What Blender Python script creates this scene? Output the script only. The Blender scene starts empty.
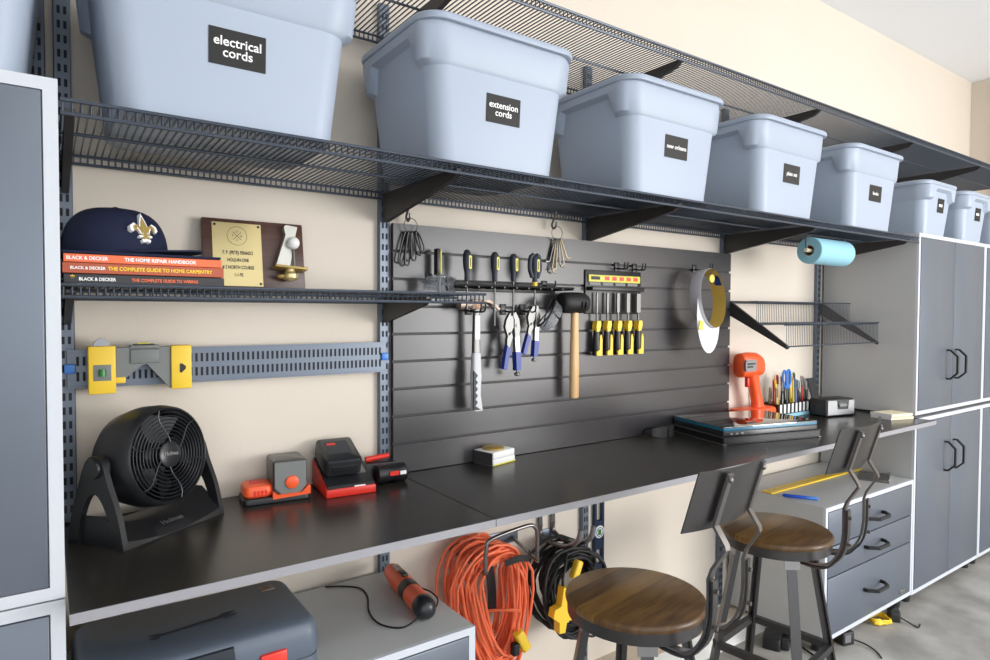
import bpy, bmesh, math, random
from mathutils import Vector, Matrix, Quaternion
from math import pi, sin, cos, radians as rad
random.seed(7)
scene = bpy.context.scene
COL = scene.collection

# ------------------------------------------------------------------ camera
cam_d = bpy.data.cameras.new('camera')
cam = bpy.data.objects.new('camera', cam_d)
COL.objects.link(cam)
R_, U_, F_ = (Vector((.81862093, -.57431904, .00417333)), Vector((.01276918, .02546452, .99959417)),
              Vector((.57419224, .81823542, -.02817938)))
mw = Matrix((R_, U_, -F_)).transposed().to_4x4()
mw.translation = (-.01884, -1.7493, 1.38052)
cam.matrix_world = mw
cam_d.sensor_width = 36
cam_d.lens = 23.15775
cam_d.clip_start = .02
scene.camera = cam

# ------------------------------------------------------------------ world, lights, exposure
w = bpy.data.worlds.new('sky'); scene.world = w
w.use_nodes = True
bg = w.node_tree.nodes['Background']
bg.inputs[0].default_value = (.93, .965, 1.0, 1)
bg.inputs[1].default_value = 1.85

def area(name, loc, target, sx, sy, power, col=(1, 1, 1), spread=180):
    l = bpy.data.lights.new(name, 'AREA'); l.shape = 'RECTANGLE'; l.size = sx; l.size_y = sy
    l.energy = power; l.color = col; l.spread = rad(spread)
    o = bpy.data.objects.new(name, l); COL.objects.link(o); o.location = loc
    o.rotation_euler = (Vector(target) - Vector(loc)).to_track_quat('-Z', 'Y').to_euler()
    return o
area('garage_door_daylight', (4.3, -4.6, 1.35), (1.5, 0, .8), 2.2, 1.7, 135, (1, .98, .96))
area('overhead_fill', (1.2, -2.2, 2.93), (1.2, -1.6, 0), 1.2, .5, 8, (1, .96, .91))  # unseen overhead fill light, added to brighten; no known fixture
area('overhead_fill', (3.6, -2.2, 2.93), (3.6, -1.6, 0), 1.2, .5, 7, (1, .96, .91))  # second added fill overhead, farther right
vs = scene.view_settings
vs.view_transform = 'Standard'; vs.look = 'None'; vs.exposure = 0.22; vs.gamma = 1
vs.use_curve_mapping = False

# ------------------------------------------------------------------ materials
def lin(c):
    return tuple(((x / 255) / 12.92 if x / 255 <= .04045 else ((x / 255 + .055) / 1.055) ** 2.4) for x in c) + (1,)
def pm(name, c, rough=.5, metal=0, bump=None, noise=None, spec=.5, trans=0, coat=0, alpha=1, ior=None):
    m = bpy.data.materials.new(name); m.use_nodes = True
    nt = m.node_tree; b = nt.nodes['Principled BSDF']
    b.inputs['Base Color'].default_value = lin(c); b.inputs['Roughness'].default_value = rough
    b.inputs['Metallic'].default_value = metal; b.inputs['Specular IOR Level'].default_value = spec
    b.inputs['Transmission Weight'].default_value = trans; b.inputs['Coat Weight'].default_value = coat
    b.inputs['Alpha'].default_value = alpha
    if ior: b.inputs['IOR'].default_value = ior
    tc = nt.nodes.new('ShaderNodeTexCoord')
    if noise:                       # (scale, other colour, amount, stretch)
        n = nt.nodes.new('ShaderNodeTexNoise'); n.inputs['Scale'].default_value = noise[0]; n.inputs['Detail'].default_value = 6
        mp = nt.nodes.new('ShaderNodeMapping'); mp.inputs['Scale'].default_value = noise[3] if len(noise) > 3 else (1, 1, 1)
        nt.links.new(tc.outputs['Object'], mp.inputs[0]); nt.links.new(mp.outputs[0], n.inputs['Vector'])
        r = nt.nodes.new('ShaderNodeValToRGB'); r.color_ramp.elements[0].position = .35; r.color_ramp.elements[1].position = .68
        r.color_ramp.elements[0].color = lin(c); r.color_ramp.elements[1].color = lin(noise[1])
        nt.links.new(n.outputs[0], r.inputs[0]); nt.links.new(r.outputs[0], b.inputs['Base Color'])
    if bump:
        n2 = nt.nodes.new('ShaderNodeTexNoise'); n2.inputs['Scale'].default_value = bump[0]; n2.inputs['Detail'].default_value = 4
        bp = nt.nodes.new('ShaderNodeBump'); bp.inputs['Strength'].default_value = bump[1]; bp.inputs['Distance'].default_value = .002
        nt.links.new(tc.outputs['Object'], n2.inputs['Vector']); nt.links.new(n2.outputs[0], bp.inputs['Height'])
        nt.links.new(bp.outputs[0], b.inputs['Normal'])
    return m
M = dict(
    wall=pm('wall_paint', (221, 211, 197), .75, bump=(90, .12), noise=(1.5, (225, 215, 202), 1)),
    wallend=pm('end_wall_paint', (222, 206, 184), .8),
    curb=pm('white_curb', (240, 240, 238), .6, bump=(30, .2)),
    curbtop=pm('bare_curb_top', (205, 192, 176), .8),
    ceiling=pm('ceiling_paint', (240, 244, 250), .8, bump=(60, .15)),
    floor=pm('concrete', (138, 136, 132), .55, bump=(25, .25), noise=(4.2, (182, 180, 176), 1)),
    cabframe=pm('cabinet_edge', (203, 208, 216), .35),
    cabdoor=pm('cabinet_door', (104, 112, 124), .36, .3, bump=(400, .03)),
    cabside=pm('cabinet_side', (190, 192, 193), .4),
    top=pm('worktop', (42, 40, 37), .27, bump=(300, .02), noise=(4, (47, 45, 42), 1, (1, 6, 1))),
    topedge=pm('worktop_edge', (150, 150, 156), .4),
    wire=pm('wire', (78, 86, 98), .35, .5),
    bracket=pm('bracket', (62, 60, 60), .38, .3),
    std=pm('standard', (108, 117, 130), .35, .4),
    slot=pm('slot_hole', (24, 28, 36), .7),
    slat=pm('slat_panel', (50, 48, 50), .30, spec=.6, noise=(3, (59, 57, 60), 1), bump=(6, .05)),
    groove=pm('slat_groove', (38, 37, 40), .5),
    bin=pm('bin_plastic', (166, 178, 195), .42, bump=(500, .05)),
    lid=pm('bin_lid', (162, 174, 192), .4),
    labelblack=pm('label_black', (20, 18, 18), .6),
    white=pm('white', (240, 240, 240), .5),
    print=pm('white_print', (246, 246, 246), .5),
    printdark=pm('dark_print', (32, 30, 28), .5),
    black=pm('black_plastic', (30, 31, 34), .38),
    blacksatin=pm('black_satin', (36, 38, 42), .3),
    rubber=pm('rubber', (22, 22, 24), .6),
    navy=pm('navy_cloth', (14, 24, 56), .85, bump=(600, .3)),
    gold=pm('gold', (176, 150, 84), .4, .3),
    brass=pm('brass_plate', (214, 196, 142), .28, .55),
    walnut=pm('walnut', (74, 50, 44), .35, noise=(6, (92, 62, 52), 1, (1, 1, 14))),
    steel=pm('steel', (118, 118, 117), .42, 1),
    gun=pm('gunmetal', (90, 89, 90), .34, .85),
    gunlite=pm('gunmetal_light', (132, 130, 130), .3, .9),
    rusty=pm('rusty_steel', (150, 118, 96), .5, .6, noise=(40, (190, 184, 176), 1)),
    orange=pm('orange_plastic', (248, 96, 46), .38),
    orangecord=pm('orange_cord', (250, 122, 80), .42),
    red=pm('red_plastic', (226, 52, 38), .35),
    yellow=pm('yellow_plastic', (246, 206, 56), .4),
    paleyellow=pm('pale_yellow', (226, 216, 92), .45),
    grey=pm('grey_plastic', (120, 124, 122), .45),
    case=pm('case_plastic', (90, 100, 114), .42, bump=(500, .12)),
    casedark=pm('case_recess', (46, 52, 60), .5),
    bluegrip=pm('blue_grip', (40, 62, 150), .4),
    blue=pm('blue_plastic', (66, 130, 214), .35),
    bluepen=pm('blue_pen', (36, 92, 214), .3),
    bluetowel=pm('blue_towel', (150, 204, 222), .85, bump=(300, .3)),
    teal=pm('teal_edge', (36, 118, 150), .3),
    card=pm('cardboard', (134, 96, 62), .9),
    cream=pm('cream_paper', (238, 230, 200), .7),
    paper=pm('paper', (236, 238, 236), .6),
    wood=pm('mallet_wood', (226, 190, 140), .5, noise=(8, (208, 166, 112), 1, (6, 6, .6))),
    gripgrey=pm('grip_grey', (206, 208, 212), .5),
    gripnavy=pm('grip_navy', (42, 48, 60), .5),
    clear=pm('clear_plastic', (235, 240, 245), .08, trans=.95, ior=1.25),
    smoke=pm('smoke_plastic', (66, 65, 66), .28),
    glossy=pm('glossy_lid', (16, 16, 18), .03, spec=1.0, coat=1, ior=2.2),
    silver=pm('silver_plastic', (148, 150, 153), .38, .8),
    silverpaint=pm('pewter', (206, 206, 198), .35, .5),
    greengel=pm('green_vial', (52, 130, 60), .2),
    capwhite=pm('cap_white', (238, 238, 242), .85, bump=(500, .3)),
    capgrey=pm('cap_grey', (206, 206, 214), .85, bump=(300, .4)),
    capyellow=pm('cap_lining', (206, 176, 88), .85),
    darkblue=pm('dark_blue_metal', (22, 42, 72), .35, .3),
    spine1=pm('spine_orange', (236, 112, 66), .5), spine2=pm('spine_brown', (176, 84, 54), .5),
    spine3=pm('spine_black', (44, 44, 48), .45),
    tan=pm('wood_pencil', (214, 150, 78), .5), green=pm('green_pen', (52, 120, 76), .4), redpen=pm('red_pen', (190, 40, 40), .4),
    bronze=pm('bronze_clip', (150, 136, 110), .4, .6),
)
def seat_wood():
    m = bpy.data.materials.new('seat_wood'); m.use_nodes = True
    nt = m.node_tree; b = nt.nodes['Principled BSDF']; L = nt.links.new
    tc = nt.nodes.new('ShaderNodeTexCoord'); sep = nt.nodes.new('ShaderNodeSeparateXYZ')
    L(tc.outputs['Object'], sep.inputs[0])
    mul = nt.nodes.new('ShaderNodeMath'); mul.operation = 'MULTIPLY'; mul.inputs[1].default_value = 16
    fl = nt.nodes.new('ShaderNodeMath'); fl.operation = 'FLOOR'
    L(sep.outputs['Y'], mul.inputs[0]); L(mul.outputs[0], fl.inputs[0])
    wn = nt.nodes.new('ShaderNodeTexWhiteNoise'); wn.noise_dimensions = '1D'; L(fl.outputs[0], wn.inputs['W'])
    mp = nt.nodes.new('ShaderNodeMapping'); mp.inputs['Scale'].default_value = (2.2, 16, 3); L(tc.outputs['Object'], mp.inputs[0])
    n = nt.nodes.new('ShaderNodeTexNoise'); n.inputs['Scale'].default_value = 5; n.inputs['Detail'].default_value = 7
    L(mp.outputs[0], n.inputs['Vector'])
    ad = nt.nodes.new('ShaderNodeMath'); ad.operation = 'MULTIPLY_ADD'; ad.inputs[1].default_value = .55
    sc = nt.nodes.new('ShaderNodeMath'); sc.operation = 'MULTIPLY'; sc.inputs[1].default_value = .55
    L(n.outputs[0], sc.inputs[0]); L(wn.outputs['Value'], ad.inputs[0]); L(sc.outputs[0], ad.inputs[2])
    r = nt.nodes.new('ShaderNodeValToRGB'); e = r.color_ramp.elements
    e[0].position = .15; e[0].color = lin((62, 42, 28)); e[1].position = .85; e[1].color = lin((148, 112, 62))
    L(ad.outputs[0], r.inputs[0]); L(r.outputs[0], b.inputs['Base Color'])
    b.inputs['Roughness'].default_value = .35
    return m
M['seatwood'] = seat_wood()

# ------------------------------------------------------------------ mesh helpers
I4 = Matrix.Identity(4)
def T(x=0, y=0, z=0): return Matrix.Translation((x, y, z))
def Rx(a): return Matrix.Rotation(rad(a), 4, 'X')
def Ry(a): return Matrix.Rotation(rad(a), 4, 'Y')
def Rz(a): return Matrix.Rotation(rad(a), 4, 'Z')

class MB:
    def __init__(s): s.bm = bmesh.new(); s.X = I4.copy(); s.mi = 0
    def at(s, X): s.X = X; return s
    def mat(s, i): s.mi = i; return s
    def _add(s, verts, faces):
        vs_ = [s.bm.verts.new(s.X @ Vector(v)) for v in verts]
        out = []
        for f in faces:
            try:
                q = s.bm.faces.new([vs_[i] for i in f]); q.material_index = s.mi; out.append(q)
            except ValueError: pass
        return vs_, out
    def box(s, x0, x1, y0, y1, z0, z1, bev=0, seg=2):
        v = [(x0, y0, z0), (x1, y0, z0), (x1, y1, z0), (x0, y1, z0), (x0, y0, z1), (x1, y0, z1), (x1, y1, z1), (x0, y1, z1)]
        f = [(0, 3, 2, 1), (4, 5, 6, 7), (0, 1, 5, 4), (1, 2, 6, 5), (2, 3, 7, 6), (3, 0, 4, 7)]
        vv, ff = s._add(v, f)
        if bev:
            es = list({e for q in ff for e in q.edges})
            r = bmesh.ops.bevel(s.bm, geom=es, offset=bev, segments=seg, affect='EDGES', profile=.5)
            for q in r['faces']: q.material_index = s.mi
        return s
    def loft(s, rings, cap=(True, True), closed=True):
        n = len(rings[0]); vs_ = [p for r in rings for p in r]; f = []
        for k in range(len(rings) - 1):
            for i in range(n if closed else n - 1):
                j = (i + 1) % n
                f.append((k * n + i, k * n + j, (k + 1) * n + j, (k + 1) * n + i))
        if cap[0]: f.append(tuple(range(n - 1, -1, -1)))
        if cap[1]: f.append(tuple(range((len(rings) - 1) * n, len(rings) * n)))
        s._add(vs_, f); return s
    def prism(s, pts, a, b, plane='xz'):
        mp = {'xz': lambda p, d: (p[0], d, p[1]), 'yz': lambda p, d: (d, p[0], p[1]), 'xy': lambda p, d: (p[0], p[1], d)}[plane]
        return s.loft([[mp(p, a) for p in pts], [mp(p, b) for p in pts]])
    def cyl(s, p0, p1, r0, r1=None, n=16, cap=(True, True)):
        r1 = r0 if r1 is None else r1
        p0, p1 = Vector(p0), Vector(p1); d = (p1 - p0).normalized()
        a = d.orthogonal().normalized(); b = d.cross(a)
        rg = lambda p, r: [tuple(p + (a * cos(2 * pi * i / n) + b * sin(2 * pi * i / n)) * r) for i in range(n)]
        return s.loft([rg(p0, r0), rg(p1, r1)], cap)
    def lathe(s, prof, n=32, cap=(True, True)):           # prof (r, h) along local z
        return s.loft([[(r * cos(2 * pi * i / n), r * sin(2 * pi * i / n), h) for i in range(n)] for r, h in prof], cap)
    def tube(s, pts, r, n=8, closed=False, flat=None):    # flat = (width, thickness): ribbon section, ref vector up
        P = [Vector(p) for p in pts]; k = len(P); rings = []
        t0 = (P[1] - P[0]).normalized(); a = t0.orthogonal().normalized()
        if flat and len(flat) > 2: a = (Vector(flat[2]) - t0 * t0.dot(Vector(flat[2]))).normalized()
        for i in range(k):
            if closed: t = (P[(i + 1) % k] - P[i - 1]).normalized()
            else: t = (P[min(i + 1, k - 1)] - P[max(i - 1, 0)]).normalized()
            a = a - t * a.dot(t)
            a = a.normalized() if a.length > 1e-6 else t.orthogonal().normalized()
            b = t.cross(a)
            ri = r[i] if isinstance(r, (list, tuple)) else r
            if flat:
                w_, h_ = flat[0] / 2, flat[1] / 2
                rings.append([tuple(P[i] + a * x + b * y) for x, y in ((-w_, -h_), (w_, -h_), (w_, h_), (-w_, h_))])
            else:
                rings.append([tuple(P[i] + (a * cos(2 * pi * q / n) + b * sin(2 * pi * q / n)) * ri) for q in range(n)])
        if closed: rings.append(rings[0])
        return s.loft(rings, (not closed, not closed))
    def sphere(s, c, r, sx=1, sy=1, sz=1, n=16, m=10):
        rg = []
        for j in range(m + 1):
            ph = -pi / 2 + pi * j / m; rr = max(cos(ph), .002)
            rg.append([(c[0] + r * sx * rr * cos(2 * pi * i / n), c[1] + r * sy * rr * sin(2 * pi * i / n), c[2] + r * sz * sin(ph)) for i in range(n)])
        return s.loft(rg)
    def ring(s, c, R, r, axis='y', n=32, k=6, sx=1, sz=1):
        pts = []
        for i in range(n):
            a = 2 * pi * i / n
            p = {'y': (R * cos(a) * sx, 0, R * sin(a) * sz), 'x': (0, R * cos(a) * sx, R * sin(a) * sz), 'z': (R * cos(a) * sx, R * sin(a) * sz, 0)}[axis]
            pts.append((c[0] + p[0], c[1] + p[1], c[2] + p[2]))
        return s.tube(pts, r, k, True)

def rr(w, h, r, n=5, cx=0, cy=0):
    out = []
    for qx, qy, a0 in ((1, 1, 0), (-1, 1, 90), (-1, -1, 180), (1, -1, 270)):
        for i in range(n + 1):
            a = rad(a0 + 90 * i / n)
            out.append((cx + qx * (w / 2 - r) + r * cos(a), cy + qy * (h / 2 - r) + r * sin(a)))
    return out
def spline(pts, k=8, closed=False):
    P = [Vector(p) for p in pts]; n = len(P); out = []
    rng = range(n if closed else n - 1)
    for i in rng:
        if closed: a, b, c, d = P[i - 1], P[i], P[(i + 1) % n], P[(i + 2) % n]
        else: a, b, c, d = P[max(i - 1, 0)], P[i], P[i + 1], P[min(i + 2, n - 1)]
        for q in range(k):
            t = q / k
            out.append(.5 * ((2 * b) + (c - a) * t + (2 * a - 5 * b + 4 * c - d) * t * t + (3 * b - a - 3 * c + d) * t ** 3))
    if not closed: out.append(P[-1])
    return [tuple(p) for p in out]

def obj(name, mb, mat, parent=None, ang=38, X=None):
    me = bpy.data.meshes.new(name)
    bmesh.ops.recalc_face_normals(mb.bm, faces=mb.bm.faces[:])
    mb.bm.to_mesh(me); mb.bm.free()
    for p in me.polygons: p.use_smooth = True
    me.set_sharp_from_angle(angle=rad(ang))
    for k in (mat if isinstance(mat, (list, tuple)) else [mat]): me.materials.append(M[k])
    o = bpy.data.objects.new(name, me); COL.objects.link(o)
    if X is not None: o.matrix_local = X
    if parent: o.parent = parent
    return o
def tag(o, label, cat=None, group=None, kind=None):
    if label: o['label'] = label
    if cat: o['category'] = cat
    if group: o['group'] = group
    if kind: o['kind'] = kind
    return o
def thing(name, label, cat, loc=(0, 0, 0), rz=0, group=None, X=None):
    o = bpy.data.objects.new(name, None); COL.objects.link(o); o.empty_display_size = .05
    if X is not None: o.matrix_world = X
    else: o.location = loc; o.rotation_euler = (0, 0, rad(rz))
    return tag(o, label, cat, group)
def struct(name, mb, mat, parent=None):
    o = obj(name, mb, mat, parent)
    if not parent: o['kind'] = 'structure'
    return o
def dup(root, loc, rz, label, group=None):
    r = root.copy(); COL.objects.link(r); r.location = loc; r.rotation_euler = (0, 0, rad(rz)); r['label'] = label
    if group: r['group'] = group
    for ch in list(root.children):
        c = ch.copy(); COL.objects.link(c); c.parent = r
        for g in ch.children:
            d = g.copy(); COL.objects.link(d); d.parent = c
    return r
def text(name, body, size, X, mat, parent, bold=.0, sx=1.0, align='CENTER', space=1.0, ext=.0003, line=1.0):
    cu = bpy.data.curves.new(name, 'FONT'); cu.body = body; cu.size = size; cu.align_x = align; cu.align_y = 'CENTER'
    cu.offset = bold; cu.extrude = ext; cu.space_character = space; cu.resolution_u = 3; cu.space_line = line
    t = bpy.data.objects.new(name, cu); COL.objects.link(t)
    me = bpy.data.meshes.new_from_object(t.evaluated_get(bpy.context.evaluated_depsgraph_get()))
    bpy.data.objects.remove(t); bpy.data.curves.remove(cu)
    me.transform(Matrix.Diagonal((sx, 1, 1, 1))); me.materials.clear(); me.materials.append(M[mat])
    o = bpy.data.objects.new(name, me); COL.objects.link(o); o.matrix_local = X
    if parent: o.parent = parent
    return o
FRONT = Rx(90)                                            # text standing up and facing -y

# ------------------------------------------------------------------ the room
struct('floor', MB().box(-3.2, 6, -12, .12, -.08, 0), 'floor')
struct('wall_back', MB().box(-3.2, 5.34, 0, .12, 0, 2.975), 'wall')
struct('wall_right', MB().box(5.22, 5.34, -4.2, 0, 0, 2.975), 'wall')
struct('light_block_left', MB().box(-3.3, -3.2, -4.2, .12, 0, 2.975), 'wall')  # unseen wall added to hold back light from the left
struct('ceiling', MB().box(-3.2, 6, -4.2, .12, 2.975, 3.05), 'ceiling')
m = MB(); m.prism([(0, 0), (-.190, 0), (-.116, .046), (0, .046)], .845, 3.28, 'yz'); m.mat(1).box(.845, 3.28, -.115, 0, .046, .048)
struct('trim_1', m, ['curb', 'curbtop'])
struct('trim_2', MB().box(5.19, 5.22, -.30, -.135, 0, 2.93, .004), 'wallend')

# ------------------------------------------------------------------ cabinets
def pull(mb, c, L, horiz):                                 # flat octagonal black handle standing off a front
    d = .046; a = L / 2
    path = [(-a, 0, 0), (-a, -d * .35, 0), (-a + .030, -d, 0), (a - .030, -d, 0), (a, -d * .35, 0), (a, 0, 0)]
    if not horiz: path = [(0, y, x) for x, y, z in path]
    pts = [(c[0] + p[0], c[1] + p[1], c[2] + p[2]) for p in path]
    mb.tube(pts, .006, flat=(.014, .008, (0, 0, 1) if horiz else (1, 0, 0)))
    return mb
def open_front(mb, x0, x1, z0, z1, y, e):                   # pale front edge frame
    mb.box(x0, x1, y, y + .012, z0, z0 + e); mb.box(x0, x1, y, y + .012, z1 - e, z1)
    mb.box(x0, x0 + e, y, y + .012, z0 + e, z1 - e); mb.box(x1 - e, x1, y, y + .012, z0 + e, z1 - e)
    return mb
YF = -.453
def cupboard(name, label, x0, x1, z0, z1, hz, legs=False, e=.018, group=None, yb=-.012):
    t = thing(name, label, 'cabinet', (x0, YF, z0), 0, group)
    W, H, D = x1 - x0, z1 - z0, yb - YF
    obj('carcass', MB().box(0, W, .012, D, 0, H), 'cabside', t)
    obj('front_edge', open_front(MB(), 0, W, 0, H, 0, e), 'cabframe', t)
    for k in (0, 1):
        a = e + .002 if k == 0 else W / 2 + .0015; b = W / 2 - .0015 if k == 0 else W - e - .002
        d = obj('door', MB().box(a, b, -.003, .0115, e + .002, H - e - .002, .002), 'cabdoor', t)
        hx = W / 2 + (-.070 if k == 0 else .034)
        obj('handle', pull(MB(), (hx, -.003, hz - z0), .142, False), 'black', d)
    if legs:
        for lx in (.05, W - .05):
            for ly in (.05, D - .06):
                obj('foot', MB().cyl((lx, ly, -z0 + .001), (lx, ly, 0), .022, .028), 'black', t)
    return t
def drawer_unit(name, label, x0, x1, tag_=False):
    z0, z1 = .060, .605
    t = thing(name, label, 'drawer unit', (x0, YF, z0), 0)
    W, H, D = x1 - x0, z1 - z0, -.021 - YF
    e = .018
    m = MB(); m.box(0, W, .012, D, 0, H - .018)
    obj('carcass', m, 'cabside', t)
    obj('top_panel', MB().box(0, W, .012, D, H - .018, H), 'cabside', t)
    obj('front_edge', open_front(MB(), 0, W, 0, H, 0, e), 'cabframe', t)
    for a, b, hz in ((.445, .585, .511), (.320, .440, .387), (.080, .315, .203)):
        d = obj('drawer', MB().box(e + .002, W - e - .002, -.003, .0115, a - z0, b - z0, .002), 'cabdoor', t)
        obj('handle', pull(MB(), (W / 2, -.003, hz - z0), .15, True), 'black', d)
        if tag_ and hz < .3: obj('maker_plate', MB().box(W - .125, W - .078, -.006, -.003, .030, .052, .002), 'silver', d)
    for lx in (.05, W - .05):
        for ly in (.05, D - .24):
            obj('foot', MB().cyl((lx, ly, -z0 + .001), (lx, ly, 0), .022, .028), 'black', t)
    return t
cupboard('storage_cabinet', 'tall grey upper cabinet at the far left edge with pale front frame', -.835, -.001, .892, 1.765, 1.20, e=.021)
cupboard('storage_cabinet', 'grey lower cabinet at the far left bottom corner under the tall one', -.835, -.001, .055, .889, .70, True, e=.021)
cupboard('storage_cabinet', 'grey two door upper cabinet at right beside the blue paper towel', 3.292, 4.105, .905, 1.757, 1.13)
cupboard('storage_cabinet', 'grey two door lower cabinet at right beside the three drawer unit', 3.292, 4.105, .055, .888, .675, True)
cupboard('storage_cabinet', 'upper grey cabinet cut off at the right edge of the photo', 4.108, 4.921, .905, 1.757, 1.13)
cupboard('storage_cabinet', 'lower grey cabinet cut off at the right edge of the photo', 4.108, 4.921, .055, .888, .675, True)
drawer_unit('drawer_unit', 'grey three drawer unit under worktop behind the stools', 2.50, 3.288, True)
drawer_unit('drawer_unit', 'grey low drawer unit at left carrying the tool case', .002, .835)

# ------------------------------------------------------------------ worktops
for x0, x1, lab in ((.003, .8335, 'dark worktop section at left under the black fan'), (.8355, 3.286, 'long dark worktop section running behind the stools to the cabinets')):
    t = thing('worktop', lab, 'worktop', (x0, -.5415, .877))
    W = x1 - x0
    obj('board', MB().box(0, W, .002, .5405, 0, .018, .0008, 1), 'top', t)
    obj('front_edge', MB().box(0, W, 0, .002, 0, .0178), 'topedge', t)

# ------------------------------------------------------------------ wall standards
def standard(label, x, z0, z1):
    m = MB(); m.box(-.0165, .0165, -.018, 0, 0, z1 - z0, .002, 1); m.mat(1)
    z = .02
    while z < z1 - z0 - .03:
        for sx in (-.009, .003): m.box(sx, sx + .006, -.0186, -.017, z, z + .017)
        z += .032
    o = obj('wall_standard', m, ['std', 'slot']); o.location = (x, -.0005, z0)
    tag(o, label, 'shelf standard', 'slotted upright standards on the wall')
standard('slotted grey wall standard at far left behind the corner of the tall cabinet', -.0335, 1.78, 2.28)
standard('slotted grey wall standard at left beside the navy cap', .014, .90, 2.28)
standard('slotted grey wall standard between the short shelf and slat panel', .797, .07, 2.28)
standard('slotted grey wall standard rising behind the slat panel middle', 1.613, .07, 2.28)
standard('slotted grey wall standard behind the right edge of the slat panel', 2.440, .07, 2.28)
standard('slotted grey wall standard in the corner beside the tall right cabinet', 3.235, .90, 2.28)

# ------------------------------------------------------------------ wire shelves
def shelf(label, x0, x1, z, depth, brackets, bh=.081, pitch=.0136, rods=(.24,), wall_end=None):
    t = thing('wire_shelf', label, 'shelf', (x0, 0, z))
    W = x1 - x0; yf = -depth; r = .0021
    g = MB(); n = int(W / pitch)
    for i in range(n + 1):
        x = min(.003 + i * pitch, W - .003)
        g.tube([(x, -.022 if x0 + x < (wall_end or 99) else -.040, -.004), (x, yf + .001, -.004), (x, yf - .002, -.007), (x, yf - .002, -.026)], .0019, 4)
    obj('deck_wires', g, 'wire', t)
    fr = MB()
    fr.cyl((0, yf - .004, -.003), (W, yf - .004, -.003), .0036, n=8); fr.cyl((0, yf - .004, -.026), (W, yf - .004, -.026), .0036, n=8)
    obj('front_lip', fr, 'wire', t)
    bk = MB(); Wb = (wall_end - x0 - .004) if wall_end else W
    bk.cyl((0, -.022, -.008), (Wb, -.022, -.008), .0036, n=8); bk.cyl((0, -.022, -.026), (Wb, -.022, -.026), .0036, n=8)
    for i in range(0, int(Wb / pitch)):
        x = .003 + i * pitch; bk.box(x - .002, x + .002, -.023, -.021, -.026, -.008)
    obj('back_rail', bk, 'wire', t)
    rd = MB()
    for q in rods: rd.cyl((0, -q, -.010), (W, -q, -.010), .0036, n=8)
    obj('support_rod', rd, 'wire', t)
    for bx in brackets:
        x = bx - x0; b = MB()
        b.prism([(-.019, -.012), (-.019, -.012 - bh), (-.030, -.014 - bh), (yf + .035, -.034), (yf + .012, -.018), (yf + .012, -.012)], x - .007, x + .007, 'yz')
        obj('bracket', b, 'bracket', t)
    return t
shelf('long black wire shelf holding the first grey bins', .002, 2.470, 1.737, .448, (.016, .797, 1.613, 2.440))
shelf('short black wire shelf section above the blue paper towel', 2.474, 3.288, 1.737, .448, (3.235,))
shelf('uppermost empty black wire shelf near the ceiling', -.85, 4.93, 2.186, .448, (.016, .797, 1.613, 2.440, 3.262, 4.08))
shelf('small wire shelf at left holding cap, books and plaque', .002, .965, 1.432, .300, (.016, .797), .07, rods=(.15,), wall_end=.813)

# slanted display rack at the right
t = thing('slanted_rack', 'empty slanted wire rack above the pencil holder', 'rack', (2.455, 0, 1.24))
W = .80
for x in (.012, W - .012):
    obj('bracket', MB().prism([(-.019, .19), (-.019, .135), (-.30, -.008), (-.306, .0), (-.300, .008), (-.03, .195)], x - .006, x + .006, 'yz'), 'bracket', t)
m = MB()
for y, z in ((-.020, .192), (-.032, .186), (-.165, .190), (-.165, .098), (-.175, .092), (-.300, .098), (-.300, .003), (-.292, .092)):
    m.cyl((0, y, z), (W, y, z), .0030, n=8)
obj('rail', m, 'wire', t)
m = MB()
for k in range(int(W / .0136) + 1):
    x = .003 + k * .0136
    m.tube([(x, -.020, .19), (x, -.165, .192)], .0010, 4); m.tube([(x, -.165, .192), (x, -.165, .096)], .0010, 4)
    m.tube([(x, -.165, .096), (x, -.300, .1)], .0010, 4); m.tube([(x, -.300, .1), (x, -.300, .002)], .0010, 4)
obj('fence_wires', m, 'wire', t)

# perforated rail
t = thing('perforated_rail', 'grey perforated metal rail on the wall under the short shelf', 'rail', (.014, 0, 1.203))
m = MB(); m.box(0, .785, -.024, -.0195, 0, .088, .001, 1); m.box(0, .785, -.0275, -.024, 0, .004); m.box(0, .785, -.0275, -.024, .084, .088); m.mat(1)
for k in range(61):
    for z in (.016, .051): m.box(.018 + k * .0124, .0235 + k * .0124, -.0246, -.0235, z, z + .021)
obj('rail_plate', m, ['std', 'slot'], t)
for x in (.006, .779):
    obj('clip', MB().box(x - .011, x + .011, -.031, -.0246, .034, .056, .003), 'blue', t)

# slat panel
t = thing('tool_board', 'dark grey slatted tool panel on the wall behind the hand tools', 'tool panel', (.817, 0, .897))
m = MB(); zs = [.0] + [1.642 - .897 - .082 * k for k in range(8, -1, -1)]
prof = []
yb, yf_ = -.0195, -.0345
for k in range(9):
    a, b = zs[k], zs[k + 1]
    prof += [(yf_, a + (.004 if k else 0)), (yf_, b - .0045)]
    if k < 8: prof += [(yf_ + .009, b - .0045), (yf_ + .009, b + .004)]
outl = prof + [(yf_, zs[-1]), (yb, zs[-1]), (yb, 0)]
m.prism(outl, 0, 1.642, 'yz')
obj('panel', m, 'slat', t, 20)
m = MB()
for k in range(1, 9): m.box(.001, 1.641, yf_ + .0082, yf_ + .0095, zs[k] - .0045, zs[k] + .004)
obj('groove_lining', m, 'groove', t)

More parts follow.
